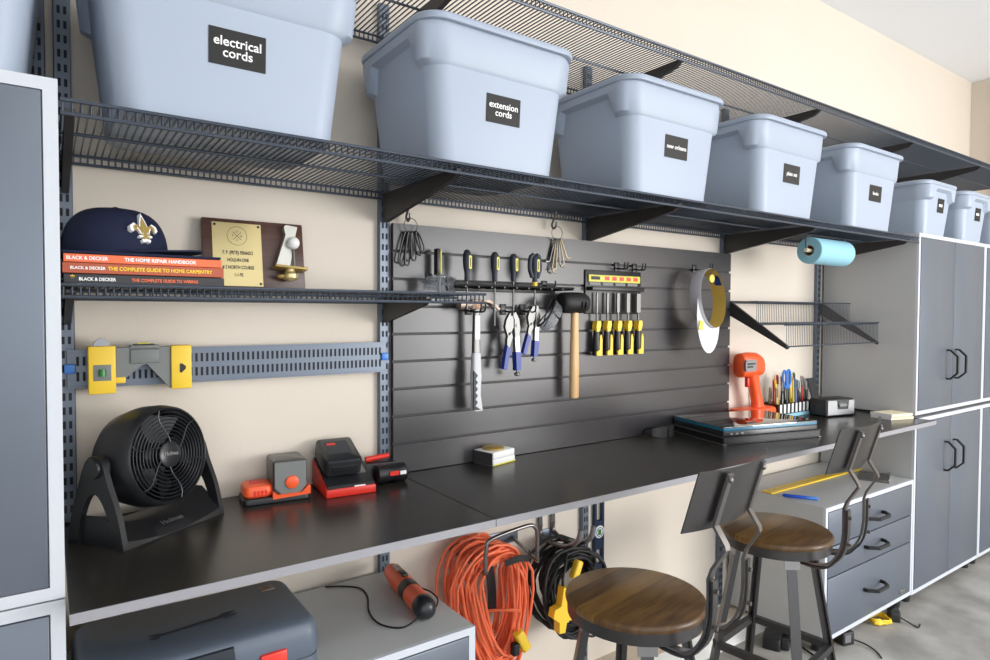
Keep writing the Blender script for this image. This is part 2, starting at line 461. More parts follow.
# ------------------------------------------------------------------ storage bins
def bin_label(t, body, lx, lz, yl, w, h, size, tilt):
    X = T(lx, yl, lz) @ Rx(90 - tilt)
    p = obj('paper_label', MB().box(-w / 2, w / 2, -h / 2, h / 2, 0, .0012), 'labelblack', t, X=X)
    if body: text('lettering', body, size, T(0, 0, .0016), 'print', p, bold=size * .012, line=.84)
    else: obj('lettering', MB().box(-w * .3, w * .22, -.005, .007, .0012, .0016), 'print', p)
def make_bin(name, label, loc, W, D, H, rz=0, end_notch=True, front_notch=False, lab=None, group=None):
    """W, D are the rim size, H the height up to the lid top."""
    t = thing(name, label, 'bin', loc, rz, group)
    hb = H - .015; tp = .034; tq = .020; N = 6
    def ringpts(z, grow=0, r=.05):
        k = z / hb; w = W - .030 - 2 * tp * (1 - k) + 2 * grow; d = D - .030 - 2 * tq * (1 - k) + 2 * grow
        return [(x, y, z) for x, y in rr(w, d, r, N)]
    def shrink(q, f): return [(x * f, y * f, z) for x, y, z in q]
    body = MB()
    r0 = ringpts(.004, 0); base = [(x * .97, y * .96, 0) for x, y, z in r0]
    body.loft([base, r0, ringpts(hb * .5), ringpts(hb)], (True, False))
    obj('body', body, 'bin', t, 50)
    # flared shoulder band, arched away over the hand holds
    zb = hb * .71
    def arch(x, y):
        k = 1
        if end_notch and abs(x) > W / 2 - .075: u = abs(y) / (D * .5); k = min(k, max(0, min(1, (u - .50) / .10)))
        if front_notch and y < -(D / 2 - .075): u = abs(x) / (W * .5); k = min(k, max(0, min(1, (u - .42) / .10)))
        return zb * k + (hb * .90) * (1 - k)
    dense = []
    src = ringpts(hb, 0)
    for i in range(len(src)):
        a, b = Vector(src[i]), Vector(src[(i + 1) % len(src)]); q = max(1, int((b - a).length / .012))
        for j in range(q): dense.append(a.lerp(b, j / q))
    inner, low, mid, top = [], [], [], []
    for p in dense:
        z = arch(p.x, p.y)
        def sc(z_, g):
            k = (W / 2 - .015 - tp * (1 - z_ / hb) + g) / (W / 2 - .015); k2 = (D / 2 - .015 - tq * (1 - z_ / hb) + g) / (D / 2 - .015)
            return (p.x * k, p.y * k2, z_)
        e = 0
        if end_notch: e = max(0, min(1, (abs(p.x) / (W / 2 - .015) - .86) / .14)) * max(0, min(1, (1.0 - abs(p.y) / (D / 2)) / .25))
        if front_notch and p.y < 0: e = max(0, min(1, (abs(p.y) / (D / 2 - .015) - .86) / .14)) * max(0, min(1, (1.0 - abs(p.x) / (W / 2)) / .25))
        g = .0055 + .012 * e
        inner.append(sc(z - .006, -.001)); low.append(sc(z + .004, g)); mid.append(sc(max(z + .01, hb * .95), g)); top.append(sc(hb, max(.007, g - .004)))
    obj('shoulder_band', MB().loft([inner, low, mid, top], (False, False)), 'bin', t, 50)
    lid = MB()
    def lr(z, g, r=.062): return [(x, y, z) for x, y in rr(W + g, D + g, r, N)]
    lid.loft([lr(hb - .003, -.022), lr(hb - .006, -.004), lr(hb - .004, .006), lr(hb + .004, .010), lr(hb + .011, .006), lr(hb + .015, -.008), lr(hb + .015, -.03), lr(hb + .011, -.045), lr(hb + .011, -.1), lr(hb + .013, -.3)])
    L = obj('lid', lid, 'lid', t, 50)
    if lab:
        body_, lx, lz, w, h, size = lab
        tilt = -math.degrees(math.atan(tq / hb))
        yl = -(D / 2 - .015 - tq * (1 - lz / hb)) - .0006
        bin_label(t, body_, lx, lz, yl, w, h, size, tilt)
    return t
G = 'lidded blue grey storage bins'
ZB = 1.7352
make_bin('storage_bin', 'leftmost big blue grey bin on the long shelf, labelled electrical cords', (0.287, -.272, ZB), .500, .400, .338, lab=('electrical\ncords', .0, .148, .105, .068, .0245), group=G)
make_bin('storage_bin', 'blue grey lidded bin labelled extension cords above the screwdrivers', (0.918, -.272, ZB), .462, .400, .338, lab=('extension\ncords', .0, .148, .103, .068, .0225), group=G)
make_bin('storage_bin', 'blue grey lidded bin labelled new orleans above the chisel set', (1.576, -.272, ZB), .462, .400, .338, lab=('new orleans', .0, .155, .105, .067, .0185), group=G)
make_bin('storage_bin', 'blue grey lidded bin labelled plate set above the white visor', (2.222, -.272, ZB), .462, .400, .338, lab=('plate set', .0, .155, .105, .067, .020), group=G)
make_bin('storage_bin', 'blue grey lidded bin labelled books above the blue paper towel', (2.868, -.272, ZB), .462, .400, .338, lab=('books', .0, .155, .105, .067, .020), group=G)
make_bin('storage_bin', 'small bin with front hand hold on the right cabinet, nearer of the two whole ones', (3.525, -.265, 1.7575), .365, .40, .255, end_notch=False, front_notch=True, lab=(None, .02, .148, .072, .067, .02), group=G)
make_bin('storage_bin', 'small bin with front hand hold on the right cabinet, farther of the two whole ones', (3.995, -.265, 1.7575), .365, .40, .255, end_notch=False, front_notch=True, lab=(None, .02, .148, .072, .067, .02), group=G)
make_bin('storage_bin', 'bin cut off by the right edge of the photo on the cabinet top', (4.465, -.265, 1.7575), .365, .40, .255, end_notch=False, front_notch=True, group=G)
make_bin('storage_bin', 'bin at the top left corner standing on the left cabinet', (-.190, -.245, 1.7655), .375, .40, .335, end_notch=False, group=G)

# ------------------------------------------------------------------ bar stools
def make_stool(label, loc, rz):
    t = thing('bar_stool', label, 'stool', loc, rz, 'wood and metal bar stools')
    zs_ = .63; r = .185
    obj('seat', MB().lathe([(r - .010, zs_ - .020), (r - .002, zs_ - .018), (r, zs_ - .010), (r - .002, zs_ - .003), (r - .008, zs_)], 48), 'seatwood', t, 60)
    obj('seat_ring', MB().lathe([(r - .022, zs_ - .050), (r - .006, zs_ - .050), (r - .005, zs_ - .0195), (r - .022, zs_ - .0195)], 48), 'gun', t)
    A0 = -135
    def legpt(a, z): k = .135 + (zs_ - .06 - z) / (zs_ - .06) * .105; return Vector((k * cos(rad(a)), k * sin(rad(a)), z))
    for k in range(4):
        a = A0 + 90 * k; p0, p1 = legpt(a, .0), legpt(a, zs_ - .045); m = MB()
        tz = Vector((-sin(rad(a)), cos(rad(a)), 0)); out = Vector((cos(rad(a)), sin(rad(a)), 0))
        m.tube([p0, p1], 0, flat=(.032, .006, tz)); m.tube([p0 - out * .011, p1 - out * .011], 0, flat=(.006, .022, tz))
        lg = obj('leg', m, 'gun', t)
        q = legpt(a, zs_ - .09); b = MB()
        b.tube([q + out * .006, p1 + out * .006], 0, flat=(.050, .005, tz))
        obj('leg_bracket', b, 'gunlite', lg)
    for k in range(4):
        a, b = legpt(A0 + 90 * k, .215), legpt(A0 + 90 * k + 90, .215)
        obj('foot_rail', MB().tube([a, b], 0, flat=(.024, .020, (0, 0, 1))), 'gun', t)
    # two bent straps carrying the steel back plate
    for s in (-1, 1):
        x = .090 * s + .008
        path = [(x * .8, -.105, zs_ - .058), (x * .92, -.165, zs_ - .058), (x, -.210, zs_ - .042), (x, -.240, zs_ + .005), (x, -.250, zs_ + .065),
                (x, -.250, zs_ + .140), (x, -.258, zs_ + .165), (x, -.290, zs_ + .218), (x, -.288, zs_ + .226), (x, -.262, zs_ + .266), (x, -.264, zs_ + .276)]
        sp = spline(path[:6], 5) + path[6:]
        m = MB(); m.tube(sp + [(x, -.296, zs_ + .390)], 0, flat=(.020, .0065, (1, 0, 0)))
        st = obj('back_strap', m, 'gunlite', t)
        rb = MB(); rb.tube([(p[0], p[1] - .0105 if p[2] > zs_ - .02 else p[1], p[2] - (0 if p[2] > zs_ - .02 else .0105)) for p in spline(path[:6], 5)], 0, flat=(.020, .0065, (1, 0, 0)))
        obj('outer_strap', rb, 'gun', st)
        for z in (zs_ + .03, zs_ + .115): obj('bolt', MB().cyl((x, -.262, z), (x, -.271, z), .0055, n=10), 'steel', st)
        obj('bolt', MB().sphere((x, -.297, zs_ + .377), .008, 1, .7, 1, 10, 6), 'steel', st)
    rings = []
    pl = MB(); n = 12
    for j, (z, y) in enumerate(((zs_ + .256, -.2605), (zs_ + .402, -.3020))):
        rings.append((z, y))
    hw = .183; fr_, bk_ = [], []
    verts, faces = [], []
    for i in range(n + 1):
        u = -1 + 2 * i / n; dx = hw * u + .022; bow = .040 * (u * u)
        for z, y in rings:
            verts.append((dx, y + bow, z)); verts.append((dx, y + bow + .003, z))
    for i in range(n):
        a, b = 4 * i, 4 * i + 4
        faces += [(a, b, b + 2, a + 2), (a + 1, a + 3, b + 3, b + 1), (a, a + 1, b + 1, b), (a + 2, b + 2, b + 3, a + 3)]
    faces += [(0, 2, 3, 1), (4 * n, 4 * n + 1, 4 * n + 3, 4 * n + 2)]
    pl._add(verts, faces)
    obj('back_plate', pl, 'gun', t, 30)
    return t
stool = make_stool('round wooden bar stool with steel back, nearer of the two', (1.255, -.590, 0), 10)
dup(stool, (2.055, -.505, 0), 8, 'round wooden bar stool with steel back, farther one beside the drawer unit')

# ------------------------------------------------------------------ on the small shelf: books, cap, plaque
ZS = 1.4305
def book(label, x0, x1, y, z, h, d, mats, words):
    t = thing('book', label, 'book', (x0, y, z), 0, 'books under the navy cap')
    W = x1 - x0; h -= .0006
    m = MB(); m.box(0, W, 0, .002, 0, h, .0006, 1); m.box(0, W, .002, d, 0, .0012); m.box(0, W, .002, d, h - .0012, h)
    obj('cover', m, mats[0], t)
    obj('pages', MB().box(.004, W - .003, .002, d - .004, .0013, h - .0013), 'cream', t)
    for body, x, size, mat, al in words:
        text('spine_lettering', body, size, T(x, -.0004, h / 2) @ FRONT, mat, t, bold=size * .03, align=al, sx=.9)
    return t
book('black spined book at the bottom of the stack, yellow badge at its left', .006, .291, -.297, ZS, .0205, .19, ['spine3'],
     [('THE COMPLETE GUIDE TO WIRING', .112, .0085, 'spine1', 'LEFT'), ('BLACK & DECKER', .024, .0085, 'print', 'LEFT'), ('*', .014, .018, 'yellow', 'CENTER')])
book('brown spined home carpentry book in the middle of the stack', .004, .289, -.302, ZS + .0210, .0205, .19, ['spine2'],
     [('THE COMPLETE GUIDE TO HOME CARPENTRY', .262, .0100, 'yellow', 'RIGHT'), ('BLACK & DECKER', .012, .008, 'print', 'LEFT')])
book('orange spined book on top of the stack, directly under the navy cap', .006, .286, -.298, ZS + .0420, .0165, .19, ['spine1'],
     [('THE HOME REPAIR HANDBOOK', .230, .010, 'print', 'RIGHT'), ('BLACK & DECKER', .004, .0095, 'print', 'LEFT')])
book('thin white topped magazine lying over the orange book', .004, .284, -.300, ZS + .0590, .0055, .19, ['navy'], [])

t = thing('baseball_cap', 'navy baseball cap with gold fleur emblem lying on the books', 'cap', (.100, -.190, ZS + .0652))
m = MB(); n = 40; rings = []
for j in range(13):
    a = (pi / 2) * j / 12; rr_ = cos(a) ** .62; z = .098 * sin(a) ** .9
    rings.append([(max(rr_, .02) * .098 * cos(2 * pi * i / n), max(rr_, .02) * .086 * sin(2 * pi * i / n), z) for i in range(n)])
m.loft(rings); obj('crown', m, 'navy', t, 60)
m = MB(); verts = []
for i in range(17):
    a = rad(-82 + 164 * i / 16)
    for k in range(5):
        q = k / 4; R1 = (.096, .084); ex = .072 * cos(rad(-82 + 164 * i / 16)) ** .5 * q
        verts.append((R1[0] * cos(a) + ex, R1[1] * sin(a) * (1 - .05 * q), .008 + .006 * q - .008 * (sin(a) ** 2) * q))
faces = [(i * 5 + k, i * 5 + k + 1, i * 5 + 6 + k, i * 5 + 5 + k) for i in range(16) for k in range(4)]
m._add(verts, faces); v2 = [(x, y, z - .0035) for x, y, z in verts]; m._add(v2, [f[::-1] for f in faces])
bo = list(range(4, 85, 5)); 
m._add([verts[i] for i in bo] + [v2[i] for i in bo], [(i, i + 1, 17 + i + 1, 17 + i) for i in range(16)])
obj('bill', m, 'navy', t, 60, X=Rz(-22))
obj('button', MB().sphere((0, 0, .098), .007, 1, 1, .6), 'navy', t)
# fleur emblem on the front of the crown, facing the camera side
def fleur(mb, s, d0, d1):
    cen = [(0, .5), (.09, .25), (.13, .08), (.08, -.1), (.05, -.2), (-.05, -.2), (-.08, -.1), (-.13, .08), (-.09, .25)]
    lob = [(.07, -.12), (.16, .10), (.28, .18), (.40, .10), (.42, -.03), (.35, -.10), (.30, -.05), (.32, .02), (.24, .05), (.17, -.06), (.12, -.18)]
    bar = [(-.2, -.26), (-.2, -.2), (.2, -.2), (.2, -.26)]
    foot = [(-.05, -.26), (-.14, -.34), (-.10, -.42), (0, -.38), (.10, -.42), (.14, -.34), (.05, -.26)]
    for P in (cen, lob, [(-x, y) for x, y in lob][::-1], bar, foot):
        mb.prism([(x * s, y * s) for x, y in P], d0, d1, 'xy')
    return mb
def crown_pt(az, z):
    q = math.asin(min(1, (z / .098)) ** (1 / .9)); k = cos(q) ** .62
    return Vector((k * .098 * cos(az), k * .086 * sin(az), z))
az = rad(-62); P0 = crown_pt(az, .050); up = (crown_pt(az, .062) - crown_pt(az, .038)).normalized(); tg = Vector((-sin(az), cos(az), 0)); nrm = tg.cross(up).normalized(); tg = up.cross(nrm)
X = Matrix((tg, up, nrm)).transposed().to_4x4(); X.translation = P0
obj('emblem_border', fleur(MB(), .070, -.006, .0042), 'white', t, X=X)
obj('emblem', fleur(MB(), .054, -.002, .0052), 'gold', t, X=X)

t = thing('award_plaque', 'dark walnut award plaque with brass plate and golf trophy piece', 'plaque', (.296, -.062, ZS), 0, X=T(.296, -.058, ZS + .0005) @ Rx(-9))
obj('board', MB().box(0, .252, 0, .018, 0, .186, .003), 'walnut', t)
p = obj('brass_plate', MB().box(.022, .142, -.0018, .0002, .012, .176, .0006, 1), 'brass', t)
for x in (.029, .135):
    for z in (.019, .169): obj('plate_screw', MB().cyl((x, -.0018, z), (x, -.0035, z), .0032, n=10), 'printdark', p)
m = MB()
m.ring((.082, -.002, .142), .024, .0005, 'y', 40, 4)
obj('engraved_ring', m, 'printdark', p)
m = MB()
for a in (45, -45): m.at(T(.082, -.002, .142) @ Ry(a)).box(-.014, .014, -.0004, .0004, -.0005, .0005)
obj('crossed_clubs', m, 'printdark', p)
for wd, x, z in (('F', .072, .142), ('U', .082, .153), ('C', .082, .131), ('G', .092, .142)):
    text('lettering', wd, .007, T(x, -.0021, z) @ FRONT, 'printdark', p)
for wd, z in (('F. P. (PETE) FENASCI', .098), ('HOLE-IN-ONE', .079), ('# 2 NORTH COURSE', .060), ('1-1-92', .041)):
    text('lettering', wd, .0122, T(.082, -.0021, z) @ FRONT, 'printdark', p, bold=.0003, sx=.68)
m = MB(); m.prism([(.170, .062), (.192, .062), (.206, .060), (.226, .150), (.232, .172), (.202, .176), (.196, .170), (.200, .150)], -.020, 0, 'xz')
obj('trophy_figure', m, 'silverpaint', t)
obj('trophy_ball', MB().sphere((.216, -.028, .126), .0165), 'white', t)
obj('trophy_stem', MB().cyl((.217, -.022, .060), (.217, -.024, .112), .0032), 'steel', t)
m = MB(); m.at(T(.205, -.024, .058) @ Ry(4)).box(-.042, .042, -.022, .022, -.003, .003, .001)
obj('trophy_shelf', m, 'gold', t)
obj('trophy_knob', MB().at(T(.205, -.026, .040)).lathe([(.006, -.016), (.019, -.010), (.020, 0), (.012, .008), (.012, .015)], 20), 'brass', t)
obj('trophy_foot', MB().sphere((.182, -.024, .036), .009, 1.3, 1, .7), 'gold', t)

# ------------------------------------------------------------------ level device on the rail
t = thing('laser_level', 'yellow and grey levelling tool hooked over the perforated rail', 'level', (.053, -.032, 1.192))
t.scale = (.95, .9, 1)
b = obj('end_block', MB().box(0, .056, -.045, 0, 0, .108, .003), 'yellow', t)
obj('vial_window', MB().box(.010, .046, -.047, -.044, .030, .066, .001), 'grey', b)
obj('vial', MB().cyl((.028, -.0475, .040), (.028, -.0475, .056), .008), 'greengel', b)
obj('thumb_wheel', MB().at(T(.028, -.024, .108)).cyl((0, -.012, 0), (0, .012, 0), .017, n=24), 'silver', b)
obj('latch', MB().box(.056, .076, -.040, -.022, .022, .036, .002), 'yellow', b)
b = obj('end_block', MB().box(.175, .222, -.045, 0, .002, .106, .003), 'yellow', t)
obj('sight_hole', MB().prism([(.194, .062), (.194, .042), (.198, .040), (.208, .050), (.208, .056), (.199, .063)], -.0462, -.044), 'printdark', b)
m = MB(); m.prism([(.057, .103), (.057, .036), (.078, .034), (.112, .062), (.122, .064), (.174, .004), (.174, .103)], -.038, -.002)
m.box(.086, .150, -.043, -.038, .066, .099, .003); m.box(.086, .150, -.042, -.002, .1, .108, .002)
obj('bridge', m, 'grey', t)
m = MB(); m.box(.094, .140, -.034, -.012, .108, .1105, .001)
v = obj('top_vial', m, 'casedark', t)
obj('vial', MB().cyl((.104, -.023, .110), (.130, -.023, .110), .004), 'paleyellow', v)

# ------------------------------------------------------------------ desk fan
t = thing('desk_fan', 'black round desk fan on the worktop at left', 'fan', (.164, -.140, .895), 34)
m = MB(); sec = []
for i in range(15):
    u = -1 + 2 * i / 14; x = .128 * u; h = .012 + .034 * abs(u) ** 2.6
    sec.append([(x, -.082, 0), (x, -.080, .004 + (h - .012) * .4), (x, -.020, h + .016), (x, .050, h + .012), (x, .074, .004), (x, .074, 0)])
m.loft(sec); obj('base', m, 'black', t, 45)
text('maker_name', 'Holmes', .018, T(.006, -.0585, .0208) @ Rx(26), 'silver', t, bold=.0003)
for s in (-1, 1):
    x = s * .128
    outl = [(-.083, 0)] + spline([(-.083, .004), (-.066, .070), (-.040, .130), (-.024, .172), (0, .186), (.024, .172), (.042, .130), (.064, .070), (.078, .004)], 5) + [(.078, 0)]
    inn = [(.046, 0)] + spline([(.046, .004), (.040, .050), (.022, .092), (0, .108), (-.022, .092), (-.044, .050), (-.056, .004)], 5) + [(-.056, 0)]
    a = obj('arm', MB().prism(outl + inn, x - .006, x + .006, 'yz'), 'black', t, 30)
    obj('pivot_knob', MB().cyl((x - s * .016, 0, .160), (x + s * .012, 0, .160), .024, .021, 24), 'black', a)
head = Matrix.Translation((-.004, -.002, .160)) @ Rz(2) @ Rx(-8) @ Matrix.Scale(.955, 4)
m = MB().at(head @ Rx(90))                                # local z = out of the grille
m.lathe([(.062, -.080), (.088, -.072), (.107, -.045), (.1165, 0), (.1155, .040), (.111, .062), (.106, .066), (.103, .062), (.103, .0), (.094, -.045), (.06, -.06)], 56)
obj('housing', m, 'black', t, 40)
hub = MB().at(head @ Rx(90)); hub.lathe([(.029, .055), (.030, .066), (.026, .0685), (.004, .0690)], 32); gr = obj('hub_cap', hub, 'blacksatin', t)
text('maker_name', 'Holmes', .0125, head @ Rx(90) @ T(0, .002, .0696) @ Rz(-6), 'silver', gr, bold=.0003)
for R_r in (.038, .0465, .055, .0635, .072, .0805, .089, .0975):
    obj('grille_ring', MB().at(head).ring((0, -.064 + .0, 0), R_r, .0013, 'y', 56, 5), 'blacksatin', t)
for k in range(6):
    m = MB().at(head); P = []
    for j in range(7):
        q = j / 6; r_ = .028 + .077 * q; a = rad(60 * k + 20 + 24 * sin(q * 2.2)); P.append((r_ * cos(a), -.0655, r_ * sin(a)))
    m.tube(P, .0018, 6); obj('grille_spoke', m, 'blacksatin', t)
for k in range(5):
    m = MB().at(head @ Ry(72 * k)); vv = []
    for j in range(6):
        q = j / 5; x = .012 + .082 * q; wd = .010 + .030 * q
        vv += [(x, -.020 - .012 * q, -wd), (x, .006 - .0 * q, wd * .9)]
    m._add(vv, [(2 * j, 2 * j + 2, 2 * j + 3, 2 * j + 1) for j in range(5)]); m._add([(a, b + .002, c) for a, b, c in vv], [(2 * j, 2 * j + 1, 2 * j + 3, 2 * j + 2) for j in range(5)])
    obj('blade', m, 'black', t)
obj('motor', MB().at(head @ Rx(90)).lathe([(.030, -.05), (.030, .02), (.02, .03)], 20), 'black', t)

# ------------------------------------------------------------------ battery chargers, torch, small boxes
ZT = .8951
t = thing('battery_charger', 'orange and black charger with a smoky battery pack standing in it', 'charger', (.380, -.020, ZT), -6)
def rrbox(mb, x0, x1, y0, y1, z0, z1, r, top=.004, n=4):
    cx, cy, w_, d_ = (x0 + x1) / 2, (y0 + y1) / 2, x1 - x0, y1 - y0
    mb.loft([[(x, y, z) for x, y in rr(w_ - 2 * g, d_ - 2 * g, max(r - g, .0015), n, cx, cy)] for z, g in ((z0, top * .5), (z0 + top * .5, 0), (z1 - top, 0), (z1 - top * .3, top * .3), (z1, top))])
    return mb
obj('base', rrbox(MB(), .0, .166, -.095, -.004, 0, .016, .014), 'black', t)
s_ = obj('shell', rrbox(MB(), .003, .074, -.088, -.006, .016, .046, .018, .010), 'orange', t)
for k in range(4): obj('vent', MB().box(.026 + .009 * k, .031 + .009 * k, -.0895, -.087, .020, .034), 'red', s_)
obj('socket', MB().box(.022, .050, -.060, -.030, .0455, .048, .002), 'red', s_)
m = MB(); m.prism([(.070, .016), (.070, .030), (.082, .020), (.142, .020), (.158, .036), (.164, .034), (.164, .014), (.070, .010)], -.098, -.030)
obj('cradle', m, 'orange', t)
k_ = obj('battery', rrbox(MB(), .072, .158, -.088, .014, .017, .104, .008, .008), 'smoke', t)
obj('battery_front', MB().prism([(.076, .100), (.076, .036), (.092, .020), (.140, .020), (.154, .036), (.154, .100)], -.0925, -.087), 'grey', k_)
obj('release_button', MB().at(T(.118, -.092, .048) @ Rx(90)).lathe([(.017, 0), (.016, .005), (.012, .007)], 24), 'orange', k_)

t = thing('battery_charger', 'black and red charger with a black battery tilted on top', 'charger', (.578, -.010, ZT), -5)
m = MB(); m.prism([(-.150, .004), (-.150, .030), (-.012, .078), (-.004, .072), (-.004, .004)], .004, .130, 'yz')
obj('base', MB().box(0, .134, -.153, -.002, 0, .022, .003), 'red', t)
obj('side_skirt', MB().prism([(-.148, .022), (-.003, .022), (-.003, .066), (-.012, .072)], .0015, .0065, 'yz'), 'red', t)
c_ = obj('charger_top', m, 'black', t)
obj('mark', MB().box(.075, .105, -.1508, -.149, .020, .025), 'print', c_)
obj('status_plate', MB().at(T(.108, -.080, .056) @ Rx(19.5)).box(-.012, .012, -.03, .03, -.001, .0025), 'silver', c_)
X = T(.056, -.062, .094) @ Rx(20)
b_ = obj('battery', rrbox(MB().at(X), -.050, .050, -.066, .056, -.028, .020, .012, .008), 'blacksatin', t)
obj('battery_label', MB().at(X).box(-.034, .030, -.030, .034, .0195, .0206), 'casedark', b_)
obj('battery_mark', MB().at(X).box(-.028, -.004, .014, .024, .0204, .0212), 'red', b_)
obj('battery_clip', MB().at(X).box(-.034, .036, -.068, -.058, -.020, .004, .003), 'black', b_)

t = thing('flashlight', 'short black flashlight lying beside the red charger', 'flashlight', (.775, -.105, ZT + .0262), -4)
m = MB().at(Ry(90)); m.lathe([(.020, -.046), (.0255, -.042), (.0255, -.016), (.023, -.014), (.023, .012), (.026, .016), (.026, .040), (.022, .044)], 28)
obj('body', m, 'black', t)
obj('mark', MB().at(Rx(0)).box(-.012, .016, -.0248, -.0225, -.002, .010), 'red', t)
obj('mark', MB().box(.018, .036, -.0268, -.0245, -.001, .009), 'print', t)
t = thing('pruning_knife', 'small red handled tool lying on black case by the standard', 'knife', (.752, -.050, ZT), -8)
obj('case', rrbox(MB(), -.04, .055, -.025, .022, 0, .052, .006), 'black', t)
obj('handle', MB().cyl((-.030, -.004, .060), (.040, .0, .066), .0085, .007, 12), 'red', t)

t = thing('card_box', 'little stack of white edged boxes with yellow lid before the slat panel', 'box', (1.119, -.122, ZT), 14)
obj('lower_box', MB().box(0, .108, 0, .085, 0, .021, .003), 'paper', t)
obj('upper_box', MB().box(.001, .107, .001, .085, .0215, .043, .003), 'paper', t)
obj('side_wrap', MB().box(-.0012, .0003, .004, .082, .002, .041), 'smoke', t)
obj('lid', MB().at(T(.050, .045, .043)).lathe([(.036, 0), (.036, .005), (.030, .008)], 28), 'gold', t)
obj('tape_band', MB().box(-.001, .109, -.0008, .0004, .001, .005), 'paleyellow', t)
obj('end_clip', MB().box(.108, .115, .022, .040, .006, .036, .002), 'black', t)

# ------------------------------------------------------------------ tools on the slat panel
YP = -.035
def slat_hook(name, label, x, z, reach=.07, group=None, double=False, mat='black'):
    t = thing(name, label, 'hook', (x, YP, z), 0, group)
    obj('plate', MB().box(-.012, .012, -.004, -.0005, -.014, .022, .002), mat, t)
    for dx in ((-.008, .008) if double else (0,)):
        obj('prong', MB().tube(spline([(dx, -.003, .0), (dx, -reach * .5, -.004), (dx, -reach * .9, -.003), (dx, -reach, .008), (dx, -reach, .020)], 4), .0028, 8), mat, t)
    return t
# wire tool rack
t = thing('tool_rack', 'black wire tool rack on the slat panel holding the screwdrivers', 'rack', (1.00, YP, 1.462))
obj('back_plate', MB().box(0, .44, -.004, -.0005, -.016, .016, .002), 'black', t)
for y in (-.022, -.048, -.075, -.100):
    obj('rail', MB().cyl((0, y, 0), (.44, y, 0), .0032, n=8), 'black', t)
for k in range(10):
    obj('cross_bar', MB().cyl((.004 + .048 * k, -.003, -.0052), (.004 + .048 * k, -.104, -.0052), .0028, n=8), 'black', t)
GS = 'screwdrivers in the wire rack'
def driver(label, x, handle, z0, z1, shaft, wings=False, y=-.0615):
    t = thing('screwdriver', label, 'screwdriver', (x, YP + y + .0015, z0), 0, GS)
    h = z1 - z0
    if handle == 'flat':
        obj('handle', MB().box(-.0065, .0065, -.011, .011, 0, h, .003), 'black', t)
        obj('grip_stripe', MB().box(.0045, .0095, -.0125, .009, .004, h - .004, .002), 'paleyellow', t)
    else:
        m = MB(); R0 = .0135 if not wings else .015
        m.lathe([(.007, 0), (.0085, .008), (.008, h * .26), (R0 * .86, h * .44), (R0, h * .68), (R0 * .93, h * .86), (R0 * .55, h * .98), (.002, h)], 18)
        obj('handle', m, 'gripnavy', t, 50)
        if wings:
            for s in (-1, 1): obj('wing', MB().tube(spline([(s * .010, 0, h * .2), (s * .021, 0, h * .5), (s * .018, 0, h * .86), (s * .006, 0, h * .97)], 5), .0075, 10), 'gripnavy', t)
            obj('collar', MB().cyl((0, 0, -.012), (0, 0, .004), .009, n=14), 'yellow', t)
        obj('badge', MB().at(T(.004, -R0 * .93, h * .60) @ Rx(90)).loft([[(x_, y_, z_) for x_, y_ in rr(.010, .042, .0049, 5)] for z_ in (-.003, .0012)]), 'paleyellow', t)
        obj('badge_line', MB().at(T(.004, -R0 * .93 - .0014, h * .60)).box(-.0012, .0012, -.0006, .0006, -.014, .014), 'printdark', t)
    obj('shaft', MB().cyl((0, 0, -shaft), (0, 0, .003), .0032, n=10), 'steel', t)
driver('flat sided black and yellow screwdriver, first from the left', .945 + .004, 'flat', 1.492, 1.572, .085, y=-.030)
driver('black and yellow screwdriver second from the left, above the hammer head', 1.036, 'r', 1.474, 1.572, .085)
driver('black and yellow screwdriver in the middle of the five, long shaft showing', 1.140, 'r', 1.477, 1.571, .140)
driver('black and yellow screwdriver second from the right, above the larger locking pliers', 1.214, 'r', 1.479, 1.569, .110)
driver('screwdriver with fat black winged handle and yellow collar, rightmost of five', 1.302, 'r', 1.476, 1.573, .075, True)

def glasses(name, label, loc, rz, mat, lean, X=None):
    t = thing(name, label, 'safety glasses', None or loc, rz, 'clear safety glasses')
    for s in (-1, 1):
        vv = []; nu, nv = 8, 5
        for i in range(nu + 1):
            for j in range(nv + 1):
                u = i / nu; v = -1 + 2 * j / nv
                a = u * 1.15; x = s * (.004 + .060 * sin(a) / sin(1.15) * .92); y = .034 * (1 - cos(a)) / (1 - cos(1.15))
                vv.append((x, y, v * .023 * (1 - .25 * u ** 3) - .004 * u))
        ff = [(i * (nv + 1) + j, i * (nv + 1) + j + 1, (i + 1) * (nv + 1) + j + 1, (i + 1) * (nv + 1) + j) for i in range(nu) for j in range(nv)]
        m = MB(); m._add(vv, ff); m._add([(x, y + .0018, z) for x, y, z in vv], [f[::-1] for f in ff])
        obj('lens', m, 'clear', t, 60)
        obj('temple', MB().tube(spline([(s * .062, .034, .008), (s * .058, .044, .008), (s * .020, .048, .002), (-s * .030, .046, -.012)], 5), .0024, 6), mat, t)
    obj('brow_bar', MB().tube(spline([(-.062, .036, .014), (-.045, .012, .021), (0, 0, .022), (.045, .012, .021), (.062, .036, .014)], 5), .0032, 6), mat, t)
    obj('nose_piece', MB().tube([(-.008, .004, -.012), (0, .001, .004), (.008, .004, -.012)], .0022, 6), 'clear', t)
    t.rotation_euler = (rad(lean), 0, rad(rz))
    if X: t.matrix_world = X
    return t
slat_hook('slat_hook', 'small black hook on the slat panel behind the left safety glasses', .935, 1.475, .05)
glasses('safety_glasses', 'clear safety glasses hanging at the end of the small shelf', (.955, -.108, 1.464), 10, 'clear', -8)
slat_hook('slat_hook', 'small black hook on the slat panel beside the black mallet head', 1.392, 1.468, .06)
glasses('safety_glasses', 'dark framed clear safety glasses hanging left of the mallet', (1.368, -.118, 1.372), 0, 'black', 0, X=T(1.368, -.125, 1.372) @ Ry(-55) @ Rx(8))

